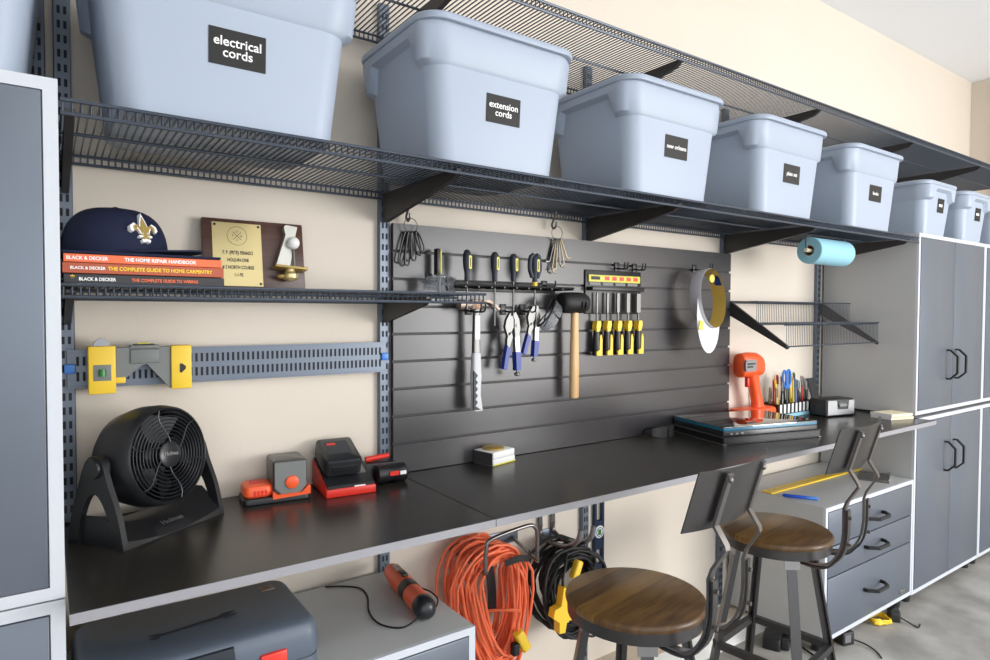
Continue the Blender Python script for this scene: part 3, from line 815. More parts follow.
# claw hammer
slat_hook('slat_hook', 'black double hook on the slat panel carrying the claw hammer', 1.080, 1.385, .085, None, True)
t = thing('claw_hammer', 'claw hammer with worn steel head and grey grip hanging on panel', 'hammer', (1.080, YP - .045, 1.070), 0)
m = MB()
m.cyl((-.064, 0, .333), (-.046, 0, .333), .0155, .0155, 20); m.cyl((-.046, 0, .333), (-.020, 0, .333), .011, .014, 16)
hd = obj('head', m, 'rusty', t)
m = MB(); m.box(-.022, .018, -.012, .012, .318, .350, .005); obj('eye', m, 'rusty', hd)
for s in (-1, 1):
    m = MB(); m.tube(spline([(.012, s * .005, .338), (.034, s * .007, .345), (.056, s * .009, .338), (.080, s * .011, .318)], 5), .004, flat=(.011, .008, (0, 1, 0))); obj('claw', m, 'rusty', hd)
m = MB(); m.loft([[(x, y, z) for x, y in rr(w_, d_, .004, 3)] for z, w_, d_ in ((.180, .026, .016), (.24, .024, .014), (.30, .020, .014), (.325, .024, .016))]); obj('shaft', m, 'steel', t)
obj('shaft_sticker', MB().box(-.009, .009, -.0092, -.0065, .225, .300), 'paper', t)
m = MB(); m.loft([[(x + o_, y, z) for x, y in rr(w_, d_, .008, 4)] for z, w_, d_, o_ in ((0, .036, .024, .004), (.012, .034, .026, .003), (.05, .029, .024, 0), (.11, .033, .026, 0), (.182, .028, .022, 0))]); obj('grip', m, 'gripgrey', t)
m = MB(); P = [(-.0172, .004), (-.0165, .128)] + [(-.006 + .0045 * ((k % 2) * 2 - 1), .122 - .0105 * k) for k in range(11)] + [(.010, .004)]
m.prism(P, -.0142, -.009); obj('grip_inset', m, 'gripnavy', t)

# locking pliers
def pliers(label, loc, s, tilt):
    t = thing('locking_pliers', label, 'pliers', loc, 0, 'blue handled locking pliers', X=T(*loc) @ Ry(tilt) @ Matrix.Scale(s, 4))
    def pl(nm, pts, mat, y0, y1): return obj(nm, MB().prism([(x / 100, z / 100) for x, z in pts], y0, y1), mat, t, 30)
    pl('fixed_jaw', [(-2.2, 8.2), (-1.2, 8.4), (.2, 10.6), (.4, 13.6), (-.2, 15.6), (-1.0, 15.2), (-2.4, 13.2), (-3.0, 11)], 'steel', -.006, .006)
    pl('moving_jaw', [(.6, 7.5), (2.2, 7.8), (2.7, 10.4), (2.4, 13.2), (1.2, 15.4), (.3, 15.8), (.0, 14.6), (.6, 13.2), (.5, 10.5)], 'steel', -.0085, .0045)
    pl('upper_handle', [(.7, 2.0), (2.5, 2.0), (2.4, 9.6), (1.2, 10.2), (.5, 9.4)], 'silver', -.007, .007)
    pl('lower_handle', [(-2.6, 4.6), (-1.6, 4.3), (-.2, 7.6), (-.6, 9.4), (-1.8, 9.0), (-2.4, 7)], 'steel', -.006, .006)
    obj('grip', MB().prism([(x / 100, z / 100) for x, z in ((.5, -3.2), (2.2, -3.2), (2.7, 2.6), (.5, 2.8))], -.011, .011), 'bluegrip', t)
    obj('grip', MB().prism([(x / 100, z / 100) for x, z in ((-4.4, -2.2), (-3.1, -2.6), (-2.2, .8), (-1.2, 3.6), (-2.6, 5.2), (-3.6, 1.4))], -.009, .009), 'bluegrip', t)
    obj('pivot', MB().cyl((1.5 / 100, -.011, .112), (1.5 / 100, .006, .112), .0055, n=12), 'steel', t)
    obj('adjusting_screw', MB().at(T(.0135, 0, -.042)).lathe([(.003, 0.012), (.003, .004), (.009, .002), (.009, -.005), (.006, -.008)][::-1], 16), 'steel', t)
slat_hook('slat_hook', 'black hook on the slat panel holding the larger locking pliers', 1.215, 1.385, .075)
pliers('blue handled locking pliers, larger lower pair on the slat panel', (1.222, YP - .050, 1.222), 1.02, -3)
slat_hook('slat_hook', 'black hook on the slat panel holding the smaller locking pliers', 1.295, 1.385, .075)
pliers('blue handled locking pliers, smaller higher pair on the slat panel', (1.297, YP - .052, 1.262), .90, 4)

# rubber mallet
slat_hook('slat_hook', 'black double hook on the slat panel carrying the rubber mallet', 1.505, 1.398, .085, None, True)
t = thing('rubber_mallet', 'black rubber mallet with pale wood handle hanging on panel', 'mallet', (1.494, YP - .045, 1.080), 0)
m = MB().at(T(-.008, 0, .334) @ Ry(90)); m.lathe([(.026, -.060), (.034, -.054), (.036, -.034), (.037, -.010), (.037, .024), (.036, .042), (.031, .054), (.018, .058)], 32)
obj('head', m, 'rubber', t, 50)
m = MB(); m.loft([[(x, y, z) for x, y in rr(w_, d_, min(w_, d_) * .49, 5)] for z, w_, d_ in ((0, .030, .024), (.004, .034, .027), (.12, .036, .028), (.22, .031, .025), (.306, .028, .024))]); obj('handle', m, 'wood', t, 50)

# chisel set
t = thing('chisel_holder', 'black chisel holder with yellow label strip on the slat panel', 'holder', (1.592, YP, 1.395), 0)
obj('back_board', MB().box(-.012, .282, -.006, -.0005, -.02, .142, .003), 'black', t)
obj('ledge', MB().box(-.002, .272, -.034, -.006, .066, .080, .002), 'black', t)
l_ = obj('label_strip', MB().box(0, .270, -.0125, -.006, .098, .124, .001), 'paleyellow', t)
obj('maker_mark', MB().box(.010, .055, -.0132, -.0122, .106, .118), 'printdark', l_)
for k in range(5): obj('red_mark', MB().box(.080 + .038 * k, .104 + .038 * k, -.0132, -.0122, .105, .119, .0004, 1), 'red', l_)
for k in range(4): obj('grey_tab', MB().box(.006 + .066 * k, .060 + .066 * k, -.0095, -.0058, .086, .0965), 'grey', t)
slat_hook('slat_hook', 'short black double hook on the slat panel above the chisel set', 1.745, 1.548, .050, None, True)
slat_hook('slat_hook', 'black double hook on the slat panel above the right chisels', 1.842, 1.548, .050, None, True)
for k, x in enumerate((1.636, 1.690, 1.745, 1.799, 1.856)):
    nm = ['leftmost', 'second from the left', 'middle', 'second from the right', 'rightmost'][k]
    ww = (.0035, .005, .0075, .0095, .0115)[k]
    t = thing('wood_chisel', 'yellow and black handled chisel, %s of the five in the holder' % nm, 'chisel', (x - .012, YP - .0205, 1.222), 0, 'chisels in the holder')
    m = MB(); m.loft([[(a, b, z) for a, b in rr(w_, d_, min(w_, d_) * .45, 4)] for z, w_, d_ in ((0, .026, .024), (.004, .030, .026), (.05, .030, .026), (.085, .024, .022), (.108, .021, .02), (.120, .017, .017))])
    h = obj('handle', m, 'black', t, 50)
    obj('yellow_grip', MB().prism([(-.012, .001), (.0145, .001), (.0150, .060), (.010, .078), (.003, .074), (.001, .022), (-.012, .016)], -.0162, -.008), 'yellow', h)
    obj('yellow_collar', MB().prism([(-.0105, .088), (.004, .090), (.011, .112), (.009, .128), (-.008, .128), (-.013, .108)], -.0135, .011), 'yellow', h)
    m = MB(); m.cyl((0, 0, .12), (0, 0, .160), .004, n=10); obj('neck', m, 'steel', t)
    obj('blade', MB().box(-ww, ww, -.003, .003, .158, .232, .001, 1), 'steel', t)

# carabiners and hex keys on S hooks under the long shelf
def s_hook(label, x, z):
    m = MB(); m.tube(spline([(0, .004, .050), (0, -.006, .060), (0, -.016, .050), (0, -.012, .030), (0, 0, .010), (0, .006, -.004), (0, -.004, -.016), (0, -.016, -.008), (0, -.018, .006)], 5), .0035, 8)
    o = obj('wall_hook', m, 'steel'); o.location = (x, -.028, z); tag(o, label, 'hook', 'steel hooks above the slat panel')
s_hook('small steel hook above the slat panel holding the black clips', .866, 1.668)
t = thing('clip_bunch', 'bunch of black spring clips on a ring at panel top left', 'clips', (.866, -.050, 1.648), 0)
obj('key_ring', MB().ring((0, 0, -.012), .022, .0012, 'y', 28, 5), 'steel', t)
for k, (a, L, dx) in enumerate(((-14, .095, -.010), (-6, .100, -.002), (2, .085, .006), (12, .070, .012), (20, .062, .014))):
    m = MB().at(T(dx, -.004 * k + .004, -.030) @ Ry(-a))
    m.tube(spline([(0, 0, 0), (-.007, 0, -.012), (-.008, 0, -L + .012), (0, 0, -L), (.008, 0, -L + .012), (.006, 0, -.014)], 5, True), .0028, 7, True)
    obj('clip', m, 'black', t)
s_hook('small steel hook above the slat panel holding the hex keys', 1.436, 1.690)
t = thing('hex_key_bunch', 'bunch of steel hex keys fanned on a ring above the mallet', 'hex keys', (1.436, -.050, 1.672), 0)
obj('key_ring', MB().ring((0, 0, -.016), .024, .0012, 'y', 28, 5), 'steel', t)
for k, (a, L) in enumerate(((-16, .085), (-9, .115), (-2, .105), (5, .095), (14, .090), (24, .075))):
    m = MB().at(T(.002 * k - .005, -.004 * k + .006, -.036) @ Ry(-a))
    m.tube([(0, 0, 0), (0, 0, -L + .006), (-.005 + .01 * (k % 2), 0, -L), (-.018 + .036 * (k % 2), 0, -L - .002)], .0030, 6)
    obj('hex_key', m, 'bronze' if k % 3 else 'steel', t)

# sun visor
slat_hook('slat_hook', 'black double hook at the right of the slat panel holding the visor', 2.205, 1.562, .085, None, True)
t = thing('sun_visor', 'white sun visor with yellow lining hanging on the slat panel', 'visor', (2.205, -.105, 1.455), 0, X=T(2.192, -.112, 1.440) @ Ry(-15))
n = 48
def bandring(y, g, taper=1.0): return [(( .078 + g) * taper * cos(2 * pi * i / n), y, (.122 + g) * taper * sin(2 * pi * i / n)) for i in range(n)]
m = MB(); m.loft([bandring(-.030, 0), bandring(-.026, .0022), bandring(.026, .0022, .96), bandring(.030, 0, .96)], (False, False)); obj('band', m, 'capgrey', t, 60)
m = MB(); m.loft([bandring(-.030, 0), bandring(.030, 0, .96)], (False, False)); obj('lining', m, 'capyellow', t, 60)
a0 = rad(38)
m = MB(); m.loft([[((.078 - .0012) * .99 * cos(a), y, (.122 - .0012) * .99 * sin(a)) for a in (rad(18), rad(26), rad(34), rad(42))] for y in (-.024, .012)], (False, False), False); obj('size_label', m, 'bluegrip', t, 60)
vv = []
for i in range(21):
    a = rad(168 + 128 * i / 20)
    for k in range(6):
        q = k / 5; ext = .112 * max(0, sin(pi * i / 20)) ** .34 * q
        vv.append((.0805 * cos(a) - .50 * ext, -.016 - .14 * ext, .1245 * sin(a) - .84 * ext))
ff = [(i * 6 + k, i * 6 + k + 1, i * 6 + 7 + k, i * 6 + 6 + k) for i in range(20) for k in range(5)]
m = MB(); m._add(vv, ff); m._add([(x, y + .004, z) for x, y, z in vv], [f[::-1] for f in ff]); obj('bill', m, 'capwhite', t, 60)
obj('side_badge', MB().at(T(-.104, -.026, -.085) @ Ry(30)).box(-.012, .012, -.006, -.002, -.018, .018), 'paleyellow', t)
t = thing('key_tag', 'small round yellow tag hanging in the visor on the same hook', 'tag', (2.188, YP - .100, 1.520))
obj('disc', MB().at(Rx(90)).lathe([(.016, -.002), (.017, 0), (.016, .002)], 24), 'paleyellow', t)
obj('loop', MB().ring((0, 0, .026), .010, .0012, 'y', 20, 5), 'steel', t)

# ------------------------------------------------------------------ paper towel under the shelf
t = thing('towel_holder', 'wire paper towel holder hanging under the short shelf', 'holder', (2.54, -.335, 1.640))
obj('rod', MB().cyl((-.012, 0, 0), (.315, 0, 0), .008, n=14), 'cream', t)
for x in (.050, .302):
    obj('hanger', MB().tube([(x, .0, .006), (x + (.0 if x < .1 else .008), .0, .030), (x + .004, .004, .064), (x + .004, .030, .064)] if x > .1 else [(-.006, 0, 0), (-.008, .0, .050), (.020, 0, .064), (.050, .02, .064)], .004, 8), 'wire', t)
o = thing('paper_towel_roll', 'blue paper towel roll hanging under the shelf', 'paper towel', (2.556, -.335, 1.640))
m = MB().at(Ry(90)); m.lathe([(.0215, .0), (.052, .0), (.0545, .003), (.0545, .272), (.052, .275), (.0215, .275)], 48, (False, False)); obj('towel', m, 'bluetowel', o)
m = MB().at(Ry(90)); m.lathe([(.0185, .001), (.0215, .0), (.0215, .275), (.0185, .274), (.0185, .001)], 32, (False, False)); obj('core', m, 'card', o)

# ------------------------------------------------------------------ right end of the worktop
# binder and laptop stack, turned slightly
XS = T(1.996, -.337, ZT + .0006) @ Rz(-13.7)
t = thing('ring_binder', 'black binder with pale metal edge under the glossy laptop', 'binder', X=XS)
WB, DB = .480, .290
m = MB(); m.box(0, WB, 0, DB, 0, .003, .001, 1); m.box(0, WB, .0, DB, .027, .030, .001, 1); obj('cover', m, 'blacksatin', t)
m = MB()
for i in range(9):
    pass
m.loft([[(x, y, z) for y, z in [(DB - .001 + .022 * sin(rad(a)), .015 + (.015) * -cos(rad(a))) for a in range(0, 181, 20)] + [(DB - .001 + .019 * sin(rad(a)), .015 + .012 * -cos(rad(a))) for a in range(180, -1, -20)]] for x in (0, WB)])
m2 = MB()
m2.tube([(-.001, .004, .0026), (-.001, DB - .01, .0026)] + [(-.001, DB - .001 + .022 * sin(rad(a)), .015 - .0135 * cos(rad(a))) for a in range(0, 181, 20)] + [(-.001, DB - .01, .0285), (-.001, .004, .0285)], .0022, 6)
obj('spine', m, 'blacksatin', t); obj('edge_wire', m2, 'silver', t)
m = MB(); m.box(.004, WB - .004, .006, DB - .006, .0032, .0268); obj('contents', m, 'black', t)
for x in (.004, WB - .012): obj('corner_guard', MB().box(x - .005, x + .008, -.0016, .010, -.0, .0035, .001, 1), 'silver', t)
X2 = T(0, 0, .0305)
t = thing('laptop', 'black laptop with mirror glossy lid and teal edge on the binder', 'laptop', X=XS @ T(.004, .006, .0306))
WL, DL = .462, .296
obj('base', rrbox(MB(), 0, WL, 0, DL, 0, .019, .008, .003), 'blacksatin', t)
e_ = obj('lid_edge', rrbox(MB(), .001, WL - .001, .001, DL - .001, .0195, .031, .008, .001), 'teal', t)
obj('lid', rrbox(MB(), 0, WL, -.0005, DL, .0312, .0345, .008, .001), 'glossy', t)
for k, x in enumerate((.03, .055, .08)): obj('port', MB().box(x, x + .012, -.0006, .001, .006, .012), 'silver', t)

t = thing('safety_glasses', 'black wraparound safety glasses lying behind the laptop stack', 'safety glasses', (1.955, -.085, ZT + .026), 0)
for s in (-1, 1):
    vv = []; 
    for i in range(9):
        for j in range(5):
            u = i / 8; v = -1 + .5 * j; a = u * 1.2
            vv.append((s * (.004 + .064 * sin(a)), .04 * (1 - cos(a)) - .03, v * .021 * (1 - .3 * u ** 3) - .004))
    ff = [(i * 5 + j, i * 5 + j + 1, i * 5 + 6 + j, i * 5 + 5 + j) for i in range(8) for j in range(4)]
    m = MB(); m._add(vv, ff); m._add([(x, y + .0018, z) for x, y, z in vv], [f[::-1] for f in ff]); obj('lens', m, 'smoke', t, 60)
    obj('temple', MB().tube(spline([(s * .064, -.002, .010), (s * .066, .020, .008), (s * .064, .035, -.004), (s * .060, .044, -.022)], 5), .0028, 6), 'black', t)
obj('brow_bar', MB().tube(spline([(-.064, -.002, .012), (-.045, -.024, .018), (0, -.032, .019), (.045, -.024, .018), (.064, -.002, .012)], 5), .0032, 6), 'black', t)

# orange pistol tool on its flat foot
t = thing('pistol_tool', 'orange pistol shaped power tool standing on its foot beside slat panel', 'power tool', (2.555, -.075, ZT))
obj('foot', rrbox(MB(), -.110, .150, -.050, .045, 0, .062, .030, .014, 6), 'orange', t)
m = MB(); sec = []
for z, cx, w_, d_ in ((.055, .062, .072, .050), (.085, .056, .058, .044), (.130, .040, .054, .042), (.170, .025, .058, .044), (.205, .012, .072, .050), (.225, .008, .090, .054)):
    sec.append([(x, y, z) for x, y in rr(w_, d_, min(w_, d_) * .46, 5, cx, 0)])
m.loft(sec); obj('grip', m, 'orange', t, 60)
m = MB(); sec = []
for x, h_, d_, cz in ((-.085, .098, .056, .254), (-.080, .106, .062, .254), (-.02, .112, .066, .255), (.03, .108, .064, .254), (.065, .090, .056, .248), (.085, .060, .040, .240), (.092, .026, .020, .236)):
    sec.append([(x, y, z) for y, z in rr(d_, h_, min(h_, d_) * .46, 5, 0, cz)])
m.loft(sec); h_ = obj('body', m, 'orange', t, 60)
obj('name_plate', MB().at(T(-.048, -.0325, .255)).loft([[(x, y, z) for x, z in rr(.082, .052, .014, 4)] for y in (-.004, .004)]), 'silver', h_)
for z in (.262, .249): obj('mark', MB().box(-.078, -.018 if z > .255 else -.034, -.0372, -.0362, z - .003, z + .004), 'printdark', h_)
obj('trigger', MB().box(-.030, -.012, -.009, .009, .155, .198, .004), 'red', t)

t = thing('drawing_compass', 'dark metal drawing compass standing open against the wall', 'compass', (2.672, -.014, ZT))
obj('head', MB().cyl((-.01, -.008, .258), (-.01, .008, .258), .014, n=18), 'black', t)
obj('handle', MB().cyl((-.012, 0, .262), (-.018, 0, .292), .006, .004, 10), 'black', t)
obj('leg', MB().tube([(-.012, 0, .252), (.002, -.004, .01), (.003, -.005, .0)], [.006, .004, .0015], 8), 'black', t)
obj('leg', MB().tube([(-.006, 0, .252), (.052, -.008, .02), (.055, -.009, .0)], [.006, .004, .0015], 8), 'black', t)

# desk organiser with pens
t = thing('pen_organiser', 'black and white striped organiser full of pens', 'organiser', (2.715, -.118, ZT))
m = MB()
L_, D_, H_ = .300, .088, .066
m.box(0, L_, 0, .004, 0, H_); m.box(0, L_, D_ - .004, D_, 0, H_); m.box(0, .004, .004, D_ - .004, 0, H_); m.box(L_ - .004, L_, .004, D_ - .004, 0, H_); m.box(.004, L_ - .004, .004, D_ - .004, 0, .004)
obj('tray', m, 'black', t)
for k in range(9): obj('white_stripe', MB().box(.010 + k * .0325, .026 + k * .0325, -.0012, .0004, .022, H_ - .002), 'white', t)
obj('lower_band', MB().box(-.001, L_ + .001, -.0016, .0, .002, .018), 'bluetowel', t)
for k in range(1, 4): obj('divider', MB().box(k * L_ / 4 - .001, k * L_ / 4 + .001, .004, D_ - .004, .004, H_ - .012), 'black', t)
def pen(kind, x, y, L, lean, tilt, label, group):
    o_ = {'pencil': ('tan', 'yellow'), 'black': ('black', 'silver'), 'white': ('white', 'redpen'), 'red': ('redpen', 'redpen'), 'bronze': ('bronze', 'bronze'), 'green': ('green', 'green'), 'blue': ('blue', 'blue')}[kind]
    t = thing('pencil' if kind == 'pencil' else 'pen', label, 'pencil' if kind == 'pencil' else 'pen', (x, y, ZT + .0045), 0, group, X=T(x, y, ZT + .0062) @ Ry(lean) @ Rx(tilt))
    r = .0046
    if kind == 'pencil':
        obj('shaft', MB().lathe([(r, 0), (r, L - .024)], 6), 'yellow', t, 20)
        obj('point', MB().lathe([(r, L - .024), (.0012, L - .004), (.0003, L)], 10), 'tan', t)
    else:
        obj('barrel', MB().lathe([(.002, 0), (r * .9, .012), (r, .03), (r, L - .045)], 10), o_[0], t)
        cp = obj('cap', MB().lathe([(r * 1.15, L - .045), (r * 1.15, L - .004), (r * .6, L)], 10), o_[1], t)
        obj('clip', MB().box(-.0016, .0016, -r * 1.5 - .0010, -r * 1.5 + .0004, L - .045, L - .006), 'silver', cp)
random.seed(11)
seq = ['bronze', 'bronze', 'bronze', 'pencil', 'red', 'black', 'white', 'black', 'pencil', 'green', 'white', 'black', 'black', 'pencil', 'white', 'blue', 'pencil', 'black', 'green', 'red', 'pencil', 'black', 'bronze', 'black']
names = {'pencil': 'yellow wooden pencil standing in the striped organiser', 'red': 'red pen standing in the striped organiser', 'black': 'black pen with silver cap standing in the striped organiser',
         'white': 'white pen with red cap standing in the striped organiser', 'bronze': 'bronze coloured pen standing in the striped organiser', 'green': 'green pen standing in the striped organiser',
         'blue': 'blue pen standing in the striped organiser'}
cnt_ = {}
for i, kd in enumerate(seq):
    cell = min(3, int(i / 6)); x = 2.715 + .016 + cell * L_ / 4 + ((i % 6) // 2) * .0215; y = -.118 + (.024 if i % 2 else .060)
    sh = .188 - .02 * (i / 24) + random.uniform(-.022, .020) - (.05 if kd == 'bronze' else 0)
    pen(kd, x, y, sh, random.uniform(-9, -2) if (i % 6) // 2 > 0 else random.uniform(-3, 3), random.uniform(-3, 3), names[kd], 'pens in the organiser, %s' % kd)
t = thing('scissors', 'blue handled scissors standing in the striped organiser', 'scissors', (2.810, -.100, ZT + .0045), 0, X=T(2.808, -.1055, ZT + .006) @ Ry(-3))
for s in (-1, 1):
    obj('handle', MB().tube(spline([(s * .006, 0, .132), (s * .026, 0, .150), (s * .032, 0, .185), (s * .022, 0, .212), (s * .008, 0, .206), (s * .004, 0, .165)], 6, True), .0052, 8, True), 'blue', t)
    obj('blade', MB().box(-.006 + s * .002, .006 + s * .002, -.0016 + s * .0012, .0004 + s * .0012, .0, .136), 'steel', t)

t = thing('thin_frame', 'thin dark framed panel leaning in the corner behind the sharpener', 'frame', (3.120, -.030, ZT), 0, X=T(3.118, -.078, ZT) @ Rx(-18))
obj('frame', MB().box(0, .070, 0, .008, 0, .165, .002), 'casedark', t)
obj('face', MB().box(.005, .065, -.001, .001, .006, .158), 'smoke', t)

t = thing('pencil_sharpener', 'silver and black electric pencil sharpener near the cabinet', 'sharpener', (2.945, -.215, ZT), -14)
obj('body', rrbox(MB(), 0, .185, 0, .098, .003, .083, .012, .008), 'black', t)
m = MB(); m.prism([(.010, .010), (.176, .010), (.176, .076), (.142, .076), (.136, .034), (.070, .034), (.064, .076), (.010, .076)], -.0035, .002); obj('front_shell', m, 'silver', t)
obj('window', MB().box(.068, .138, -.0015, .002, .034, .074), 'clear', t)
obj('blade_unit', MB().at(T(.103, .004, .052) @ Ry(90)).lathe([(.012, -.024), (.014, -.01), (.012, .024)], 16), 'grey', t)
for x in (.02, .165): obj('foot', MB().cyl((x, .02, 0), (x, .02, .004), .006, n=10), 'rubber', t)
t = thing('remote_control', 'small flat black remote lying between sharpener and note pads', 'remote', (3.110, -.250, ZT), 12)
obj('body', rrbox(MB(), 0, .090, 0, .038, 0, .013, .008, .003), 'black', t)
for k in range(4): obj('button', MB().box(.014 + .018 * k, .024 + .018 * k, .012, .024, .0125, .0142, .001, 1), 'smoke', t)
for k, (dz, r_, lb) in enumerate(((0, 0, 'cream note pad at the bottom of the pile by the cabinet'), (.0135, 3, 'cream note pad on top of the pile by the cabinet'))):
    t = thing('note_pad', lb, 'note pad', (3.115 + .004 * k, -.425, ZT + dz), -16 + r_, 'cream note pads')
    obj('sheets', MB().box(0, .140, 0, .105, 0, .012, .001, 1), 'cream', t)
    obj('binding', MB().box(-.0008, .004, -.0005, .1055, 0, .0127), 'paper', t)

# ------------------------------------------------------------------ on the low drawer units
ZD = .6052
t = thing('tool_case', 'dark blue grey moulded tool case with red latch under worktop', 'tool case', (.010, -.475, ZD))
CW, CD, CH = .428, .265, .137
m = MB()
m.loft([[(x, y, z) for x, y in rr(CW - 2 * g, CD - 2 * g, .026, 5, CW / 2, CD / 2)] for z, g in ((0, .006), (.006, 0), (.064, .002))]); obj('lower_shell', m, 'case', t, 45)
m = MB()
m.loft([[(x, y, z) for x, y in rr(CW - 2 * g, CD - 2 * g, .030, 5, CW / 2, CD / 2)] for z, g in ((.066, .002), (.074, -.001), (.112, .001), (.129, .005), (CH, .013))]); up_ = obj('upper_shell', m, 'case', t, 45)
obj('seam', MB().loft([[(x, y, z) for x, y in rr(CW - .008, CD - .008, .026, 5, CW / 2, CD / 2)] for z in (.063, .067)]), 'casedark', t)
m = MB().at(T(.205, .118, CH - .0012) @ Rz(8)); m.prism([(-.085, -.006), (-.070, -.013), (-.062, -.004), (-.055, -.006), (.052, -.006), (.062, -.013), (.080, -.010), (.086, -.004), (.070, -.002), (.072, .004), (.086, .008), (.076, .013), (.060, .013), (.050, .006), (-.055, .006), (-.066, .012), (-.080, .012), (-.070, .003)], 0, .0026, 'xy'); obj('wrench_emboss', m, 'casedark', up_)
obj('corner_badge', MB().at(T(.375, .215, CH - .001)).box(-.016, .016, -.013, .013, 0, .0022, .0005, 1), 'rusty', up_)
m = MB().at(T(.205, .0, .095)); m.prism([(-.058, -.040), (.058, -.040), (.050, .034), (-.050, .034)], -.004, .010); obj('handle_recess', m, 'casedark', up_)
obj('handle', MB().tube(spline([(.150, -.002, .070), (.153, -.016, .084), (.165, -.020, .100), (.205, -.021, .104), (.245, -.020, .100), (.257, -.016, .084), (.260, -.002, .070)], 5), .008, 10), 'case', t)
for x in (.085, .330):
    l_ = obj('latch', MB().box(x - .026, x + .026, -.007, .006, .040, .098, .004), 'red', t)
    obj('latch_tab', MB().box(x - .018, x + .018, -.010, -.006, .052, .070, .002), 'white', l_)

t = thing('cordless_screwdriver', 'orange and black cordless screwdriver lying on the low drawer unit', 'screwdriver', X=T(.768, -.200, ZD + .0295) @ Rz(-97) @ Matrix.Scale(1.09, 4))
# local +x runs towards the butt
def xsec(x, r_, cz=0, sy=1): return [(x, r_ * sy * cos(2 * pi * i / 20), cz + r_ * sin(2 * pi * i / 20)) for i in range(20)]
m = MB(); m.loft([xsec(-.098, .014), xsec(-.094, .021), xsec(-.05, .025), xsec(.0, .026), xsec(.03, .024), xsec(.06, .0245, 0), xsec(.100, .026, -.0), xsec(.122, .0262, 0)]); b_ = obj('body', m, 'orange', t, 50)
m = MB(); m.loft([xsec(.022, .0252), xsec(.028, .0262), xsec(.040, .0255), xsec(.052, .0262), xsec(.058, .0250)]); obj('grip_band', m, 'black', t, 50)
m = MB(); m.loft([xsec(.120, .0255), xsec(.124, .0268), xsec(.145, .026), xsec(.158, .020), xsec(.164, .008)]); obj('butt_cap', m, 'blacksatin', t, 50)
obj('nose', MB().loft([xsec(-.118, .007), xsec(-.108, .011), xsec(-.098, .012)]), 'black', t)
obj('bit', MB().cyl((-.145, 0, 0), (-.116, 0, 0), .0032, n=6), 'steel', t)
obj('switch', MB().box(-.022, .012, -.008, .008, .0235, .031, .003), 'black', t)
obj('label', MB().at(T(-.052, 0, .0243)).box(-.020, .018, -.009, .009, 0, .0016), 'rusty', b_)
m = MB(); m.tube(spline([(.150, -.012, -.010), (.160, -.060, -.0235), (.120, -.100, -.0245), (.05, -.105, -.0245), (-.030, -.085, -.0245), (-.085, -.088, -.0245), (-.118, -.125, -.0245), (-.135, -.165, -.0245)], 7), .0021, 7); obj('charging_lead', m, 'rubber', t)
m = MB(); m.tube(spline([(.060, .022, .010), (.075, .040, .004), (.105, .046, -.002), (.130, .034, -.006), (.146, .016, -.006)], 6), .0019, 7); obj('wrist_loop', m, 'rubber', t)

t = thing('yardstick', 'yellow wooden yardstick lying on top of the three drawer unit', 'ruler', (2.505, -.218, ZD), -.6)
obj('stick', MB().box(0, .775, 0, .046, 0, .007, .001, 1), 'yellow', t)
obj('scale_band', MB().box(.004, .770, .022, .026, .0068, .0073), 'gold', t)
t = thing('blue_pen', 'blue pen lying beside the yellow ruler', 'pen', X=T(2.512, -.262, ZD + .0072) @ Rz(-58))
obj('barrel', MB().at(Ry(90)).lathe([(.003, 0), (.0068, .008), (.0068, .095), (.005, .100)], 14), 'bluepen', t)
obj('cap', MB().at(Ry(90)).lathe([(.0072, .092), (.0072, .132), (.004, .136)], 14), 'blue', t)
t = thing('steel_plate', 'folded grey steel bracket lying at the cabinet end of the drawer unit', 'bracket', (3.110, -.420, ZD), 22)
obj('plate', MB().box(0, .165, 0, .125, 0, .010, .001, 1), 'gunlite', t)
obj('flange', MB().box(0, .165, -.004, .0, 0, .020, .001, 1), 'gunlite', t)
obj('rib', MB().box(.02, .145, .055, .064, .0099, .015, .001, 1), 'silver', t)
for x, y in ((.13, .03), (.13, .095)): obj('screw', MB().cyl((x, y, .0098), (x, y, .0125), .006, n=12), 'steel', t)

# ------------------------------------------------------------------ hanging cords
rod = 'gunlite'
t = thing('cord_hook', 'wide grey bent rod hook under the worktop holding the orange cord', 'hook', (1.0, -.001, .60))
P = [(.055, 0, .01), (.050, -.060, .004), (.045, -.150, -.002), (.034, -.205, .004), (.027, -.213, .030), (.031, -.214, .085), (.050, -.214, .108), (.180, -.214, .122), (.212, -.214, .112), (.224, -.212, .085), (.229, -.206, .010), (.240, -.190, -.006), (.262, -.10, -.002), (.275, -.03, .004), (.280, 0, .008)]
obj('rod', MB().tube(spline(P, 4), .0062, 10), rod, t)
obj('wall_plate', MB().box(.030, .305, -.006, -.0004, -.012, .032, .002), 'std', t)
t = thing('cord_hook', 'double J hook with pale tips under the worktop holding the black cord', 'hook', (1.42, -.001, .60))
obj('wall_plate', MB().box(-.030, .055, -.006, -.0004, -.040, .004, .002), 'std', t)
for x in (-.018, .040):
    obj('strap', MB().tube([(x, -.008, .148), (x, -.009, .02)], 0, flat=(.016, .005, (1, 0, 0))), 'gun', t)
    obj('prong', MB().tube(spline([(x, -.010, .03), (x, -.012, -.005), (x + .008, -.050, -.022), (x + .014, -.120, -.020), (x + .018, -.165, .0)], 5), .0085, 10), rod, t)
    obj('tip', MB().tube(spline([(x + .018, -.163, -.002), (x + .022, -.185, .022), (x + .026, -.192, .056)], 5), .0095, 10), 'silver', t)

